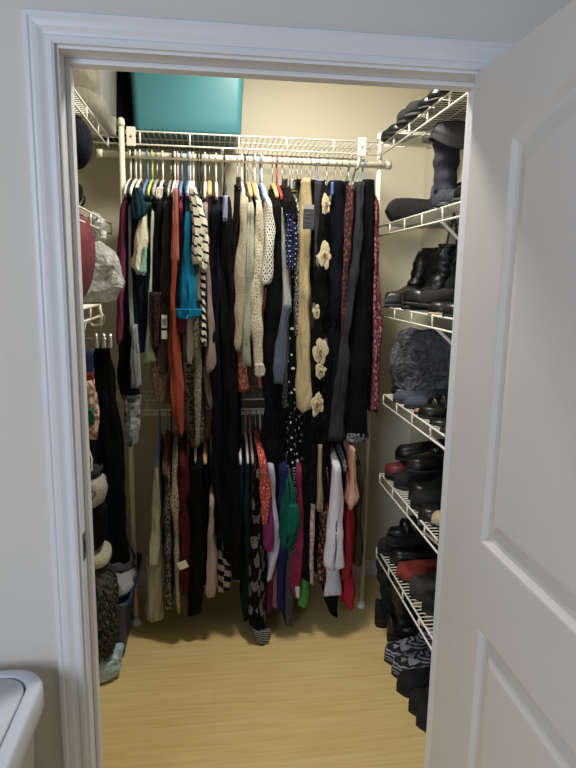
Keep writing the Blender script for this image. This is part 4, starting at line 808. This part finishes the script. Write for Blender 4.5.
bm = bmesh.new(); box(bm, -.155, .155, -.22, .22, .414, .43, .006); obj('lid', bm, M_TRIM, t)
bm = bmesh.new(); blob(bm, (-.485, 1.02, 2.175), (.108, .155, .045), 3.5, .012, 10, 3); tag(obj('folded_linen', bm, M_LIN), 'folded cream linen at the bottom of the clear tub', 'linen')
bm = bmesh.new(); blob(bm, (-.445, .95, 2.262), (.06, .085, .040), 2.6, .014, 14, 8); tag(obj('folded_linen', bm, cloth('e4dfd2')), 'crumpled white linen on top of the cream linen inside the clear tub', 'linen')
bm = bmesh.new(); blob(bm, (-.485, 1.03, 2.350), (.105, .15, .060), 3.5, .012, 10, 6); tag(obj('folded_cloth', bm, M_PINKLIN), 'salmon pink cloth at the top of the clear tub', 'cloth')
t = thing('tote_bag', 'black tote bag squeezed between the clear tub and the teal tub', 'bag', (-.395, 1.46, SZ))
bm = bmesh.new(); blob(bm, (.0, 0, .16), (.085, .12, .16), 5, .008, 8, 4); obj('bag_body', bm, BLK, t)
bm = bmesh.new(); tube(bm, [(0, math.cos(q) * .06, .30 + math.sin(q) * .07) for q in [PI * i / 12 for i in range(13)]], .006, 8); obj('bag_handle', bm, BLK2, t)

# ------------------------------------------------------------------ the left wall's shelves
def lobj(name, lab, cat, bm, m, group=None): return tag(obj(name, bm, m), lab, cat, group)
t = thing('cap', 'dark navy cap hanging under the highest left shelf', 'cap', (-.445, .72, 2.0))
bm = bmesh.new(); blob(bm, (0, 0, .0), (.075, .085, .085), 2.3, .006, 10, 3); obj('crown', bm, cloth('151620'), t)
bm = bmesh.new(); blob(bm, (-.06, -.03, -.055), (.055, .075, .010), 2.4, .004, 8, 9); obj('visor', bm, cloth('151620'), t)
bm = bmesh.new(); tube(bm, [(0, 0, .075), (0, .0, .09), (.006, 0, .106), (0, 0, .112), (-.006, 0, .104)], .003, 6); obj('hanging_loop', bm, BLK, t)
t = thing('bag', 'small black bag sitting on the second left shelf below the navy hat', 'bag', (-.475, .60, 1.785 + .0022))
bm = bmesh.new(); blob(bm, (0, 0, .045), (.085, .10, .045), 3, .010, 10, 7); obj('bag_body', bm, BLK2, t)
bm = bmesh.new(); tube(bm, [(.075, .09 + .0 * q, .02 + .03 * math.sin(q)) if False else (.070 + .012 * math.sin(q), .06 + .05 * math.cos(q), .02 + .02 * math.sin(q)) for q in [2 * PI * i / 16 for i in range(16)]], .004, 6, closed=True); obj('bag_strap', bm, M_BLKLEA, t)
b = NB('crimson_fabric'); nz = b.noise(b.mapping(), 14, 3); b.bump(nz.outputs['Fac'], .3, .02); M_CRIM = b.fin(b.ramp(nz.outputs['Fac'], [(.3, lin('5c1f2a')), (.7, lin('78303a'))]), .7)
t = thing('cushion', 'crimson cushion standing on the third left shelf beside the clear plastic bag', 'cushion', (-.470, .66, 1.482 + .003), (0, R(6), 0))
bm = bmesh.new(); blob(bm, (0, 0, .150), (.075, .17, .150), 2.6, .006, 6, 2); obj('cushion_body', bm, M_CRIM, t)
b = NB('crinkled_clear_plastic'); nz = b.noise(b.mapping(), 22, 4, 2.0); b.bump(nz.outputs['Fac'], .5, .03); b.p.inputs['Transmission Weight'].default_value = .45
M_PLASTIC = b.fin(b.ramp(nz.outputs['Fac'], [(.35, lin('b5b3b0')), (.6, lin('e8e7e4'))]), .12, IOR=1.4)
t = thing('plastic_bag', 'crinkled clear plastic bag bulging off the third left shelf, next to the cushion', 'plastic bag', (-.46, .90, 1.482 + .004))
bm = bmesh.new(); blob(bm, (.0, .0, .105), (.135, .075, .125), 2.4, .030, 9, 11, 30, 22, flat=-.100, ridge=.008); obj('bag_body', bm, M_PLASTIC, t, False)
bm = bmesh.new(); blob(bm, (.06, .01, .265), (.030, .030, .050), 2.0, .014, 26, 4, 18, 14, ridge=.006); obj('twisted_neck', bm, M_PLASTIC, t, False)
t = thing('linen_bundle', 'grey cloth bundle inside the crinkled plastic bag', 'cloth', (-.47, .90, 1.50))
bm = bmesh.new(); blob(bm, (0, 0, .085), (.085, .045, .075), 2.6, .010, 10, 5); obj('bundle', bm, cloth('8d8b86'), t)
# trousers and clothes hanging beneath the third left shelf
t = thing('clothes_rod', 'white hanging rod under the third left shelf with a hook at its end', 'clothes rod', (-.43, .50, 1.425), group='white clothes rods')
bm = bmesh.new(); tube(bm, [(0, -.33, 0), (0, .53, 0)], .008, 10); obj('rod_tube', bm, M_POLE, t)
bm = bmesh.new(); tube(bm, [(.04, .34, .055), (.045, .35, .02), (.04, .36, -.012), (.01, .36, -.018), (0, .36, 0)], .005, 8); obj('end_hook', bm, M_WIRE, t)
o = lobj('skirt', 'long black skirt on a steel clip hanger at the left wall', 'skirt', drape_bm([(346, 96, 109), (370, 91, 116), (420, 88, 123), (480, 88, 131), (540, 90, 134), (564, 94, 134)], .985, 1.06, xb=-.415, ripple=.22)[0], BLK, 'clothes hanging along the left wall')
h = thing('clip_hanger', 'chrome clip hanger gripping the long black skirt by the left wall', 'hanger', (-.415, .995, 1.425), group='hangers along the left wall')
bm = bmesh.new(); tube(bm, [(-.018, 0, -.004), (-.016, 0, .010), (0, 0, .016), (.016, 0, .008), (.014, 0, -.015), (.002, 0, -.03), (.0, -.01, -.075)], .002, 6); obj('hook', bm, M_CHROME, h)
bm = bmesh.new(); tube(bm, [(-.07, -.012, -.075), (.055, -.012, -.08)], .003, 6); obj('hanger_bar', bm, M_CHROME, h)
for x in (-.015, .012, .036):
    bm = bmesh.new(); loft(bm, [[Vector((x + sx * wd, -.016 + sy * dp, z)) for sx, sy in ((-1, -1), (1, -1), (1, 1), (-1, 1))] for z, wd, dp in ((-.055, .004, .004), (-.075, .008, .006), (-.105, .012, .010), (-.112, .011, .009))]); obj('clip', bm, M_CHROME, h)
lp = lambda rows, yf, dep: drape_bm(rows, yf, yf + dep, ripple=.25)[0]
lobj('shirt', 'blue shirt folded over at the left wall above the pink floral blouse', 'shirt', lp([(352, 82, 90), (366, 82, 92), (378, 82, 91)], .78, .08), cloth('2a3558'), 'clothes hanging along the left wall')
lobj('shirt', 'dark red shirt sleeve end just above the pink floral blouse', 'shirt', lp([(374, 83, 91), (382, 83, 94), (391, 83, 92)], .75, .08), cloth('6e2420'), 'clothes hanging along the left wall')
lobj('blouse', 'pink and cream floral blouse at the left wall', 'blouse', lp([(383, 84, 90), (395, 84, 96), (412, 85, 98), (430, 86, 98), (438, 88, 97)], .70, .08), cloth('c9b29c', 'print', ('a8464a', '8f6f5c'), 45, .38), 'clothes hanging along the left wall')
lobj('scarf', 'small green bundled scarf in front of the pink floral blouse', 'scarf', lp([(410, 85, 92), (418, 85, 95), (424, 86, 93)], .66, .05), cloth('175e40'), 'clothes hanging along the left wall')
lobj('dress', 'black dress hanging behind the left door jamb', 'dress', lp([(392, 83, 95), (440, 83, 104), (470, 85, 106), (487, 88, 104)], .90, .06), BLK2, 'clothes hanging along the left wall')
h = thing('clothes_hanger', 'white hanger end poking out below the pink floral blouse', 'hanger', (0, 0, 0), group='hangers along the left wall')
a1 = at(88, 447, .74 - CAM.y); a2 = at(92, 470, .74 - CAM.y); bm = bmesh.new(); tube(bm, [a1 + Vector((-.03, 0, .05)), a1, (a1 + a2) / 2 + Vector((.006, 0, 0)), a2, a2 + Vector((-.02, 0, -.01))], .0032, 8); obj('hanger_arm', bm, HM[WH], h)
hx = Vector((-.43, .74, 1.425)); bm = bmesh.new(); tube(bm, [hx + Vector((-.012, 0, -.004)), hx + Vector((-.010, 0, .009)), hx + Vector((.002, 0, .0125)), hx + Vector((.012, 0, .004)), hx + Vector((.008, 0, -.02)), hx + Vector((-.02, 0, -.06)), a1 + Vector((-.05, 0, .12)), a1 + Vector((-.03, 0, .05))], .0026, 8); obj('hook', bm, HM[WH], h)
# the heap on the floor at the left: tub, rug, pillow, bags
M_NAVTUB = plain('navy_plastic', '23284f', .4, var=.05)
t = thing('laundry_tub', 'navy blue plastic tub on the floor by the left wall, full of clothes', 'tub', (-.505, 1.165, 0))
obj('tub_body', tub_bm(.27, .40, .33, .46, .27, .05), M_NAVTUB, t)
bm = bmesh.new(); blob(bm, (-.475, 1.16, .285), (.130, .16, .045), 2.6, .020, 12, 4, ridge=.012); lobj('folded_shirt', 'pale grey shirt heaped on the navy tub', 'shirt', bm, cloth('9a9a9a'), 'things heaped by the left wall')
bm = bmesh.new(); blob(bm, (-.425, 1.20, .350), (.075, .09, .040), 2.3, .020, 16, 14, ridge=.012); lobj('folded_shirt', 'dark grey shirt crumpled on top of the pale shirt in the navy tub', 'shirt', bm, cloth('55565c'), 'things heaped by the left wall')
b = NB('shaggy_charcoal'); nz = b.noise(b.mapping(), 60, 3); b.bump(nz.outputs['Fac'], .8, .02); M_SHAG = b.fin(b.ramp(nz.outputs['Fac'], [(.3, lin('25241f')), (.7, lin('67645a'))]), .95, Specular_IOR_Level=.1)
t = thing('shaggy_rug', 'rolled charcoal shaggy rug slumped over the front of the navy tub', 'rug', (-.480, .905, .095))
bm = bmesh.new(); blob(bm, (0, 0, .195), (.088, .10, .195), 3.0, .018, 9, 6, 60, 50, ridge=.006)
rnd = random.Random(5)
for i in range(1100):
    zz = rnd.random() * .365 + .012; a = rnd.random() * 2 * PI; q = 1 - abs((zz - .195) / .195) ** 3.0; q = max(0, q) ** (1 / 3.0)
    sg = lambda x, p: math.copysign(abs(x) ** p, x)
    p = Vector((sg(math.cos(a), .67) * .090 * q, sg(math.sin(a), .67) * .103 * q, zz)); d = Vector((math.cos(a), math.sin(a), -.8 + rnd.random() * .3)).normalized()
    tube(bm, [p - d * .006, p + d * .010 + Vector((0, 0, .002)), p + d * .021 + Vector((0, 0, -.008))], [.0040, .0046, .0022], 5)
obj('rug_pile', bm, M_SHAG, t)
bm = bmesh.new(); blob(bm, (-.475, .905, .515), (.085, .10, .040), 2.4, .006, 8, 3); lobj('pillow', 'cream pillow lying on the shaggy rug', 'pillow', bm, cloth('b0aa98'), 'things heaped by the left wall')
bm = bmesh.new(); blob(bm, (-.485, .90, .650), (.085, .09, .098), 2.8, .020, 10, 8, ridge=.008); lobj('folded_dress', 'black folded dress between the cream pillow and the white tee shirt', 'dress', bm, BLK, 'things heaped by the left wall')
t = thing('tee_shirt', 'white tee shirt with a black scribble print, folded over the pile', 'tee shirt', (-.475, .88, .790))
bm = bmesh.new(); blob(bm, (0, 0, 0), (.072, .08, .052), 3.2, .010, 14, 2, ridge=.008); obj('shirt_body', bm, cloth('a09d96'), t)
bm = bmesh.new(); tube(bm, [(.035, -.083, .028), (.045, -.082, .018), (.052, -.081, .020), (.050, -.082, .002), (.040, -.083, -.008), (.030, -.084, -.020)], .0022, 6); c_ = obj('scribble_print', bm, M_BLKLEA, t); c_['label'] = 'black scribbled line'
bm = bmesh.new(); blob(bm, (-.48, .90, .862), (.07, .08, .022), 2.6, .008, 10, 9); lobj('folded_sweater', 'charcoal folded sweater on top of the white tee shirt', 'sweater', bm, cloth('2f2f33'), 'things heaped by the left wall')
b = NB('pale_blue_plastic'); nz = b.noise(b.mapping(), 24, 4, 1.5); b.bump(nz.outputs['Fac'], .8, .03); M_LBAG = b.fin(b.ramp(nz.outputs['Fac'], [(.3, lin('8fb4c0')), (.7, lin('c6dde2'))]), .4)
t = thing('plastic_bag', 'pale blue plastic bag on the floor underneath the shaggy rug', 'plastic bag', (-.480, .905, 0))
bm = bmesh.new(); blob(bm, (0, 0, .054), (.110, .085, .056), 2.6, .016, 14, 3, 48, 30, flat=-.053, ridge=.012); obj('bag_body', bm, M_LBAG, t)

# ------------------------------------------------------------------ the white bin in the room
t = thing('waste_bin', 'white plastic swing-lid waste bin against the wall', 'bin', (-.545, -.235, 0))
def rrect(w, d, z, r, n=8):
    pts = []
    for cx, cy, a0 in ((w / 2 - r, d / 2 - r, 0), (-w / 2 + r, d / 2 - r, 90), (-w / 2 + r, -d / 2 + r, 180), (w / 2 - r, -d / 2 + r, 270)):
        for k in range(n + 1): a = R(a0 + 90 * k / n); pts.append(Vector((cx + math.cos(a) * r, cy + math.sin(a) * r, z)))
    return pts
bm = bmesh.new(); loft(bm, [rrect(.24, .26, 0, .04), rrect(.25, .27, .006, .045), rrect(.305, .335, .60, .06), rrect(.312, .342, .605, .06), rrect(.312, .342, .640, .06)]); obj('bin_body', bm, M_BIN, t)
bm = bmesh.new(); loft(bm, [rrect(.342, .372, .640, .075), rrect(.350, .380, .648, .078), rrect(.350, .380, .690, .078), rrect(.344, .374, .697, .076), rrect(.336, .366, .700, .074), rrect(.292, .322, .702, .060), rrect(.288, .318, .700, .058), rrect(.286, .316, .690, .057)]); obj('rim', bm, M_BIN, t)
bm = bmesh.new(); loft(bm, [rrect(.2862, .3162, .6895, .057), rrect(.2862, .3162, .6905, .057)]); obj('lid_gap', bm, M_GROOVE, t)
bm = bmesh.new(); loft(bm, [rrect(.278, .308, .689, .055), rrect(.278, .308, .698, .055), rrect(.272, .302, .701, .053), rrect(.15, .18, .704, .04), rrect(.02, .02, .705, .008)]); obj('swing_lid', bm, M_BIN, t)
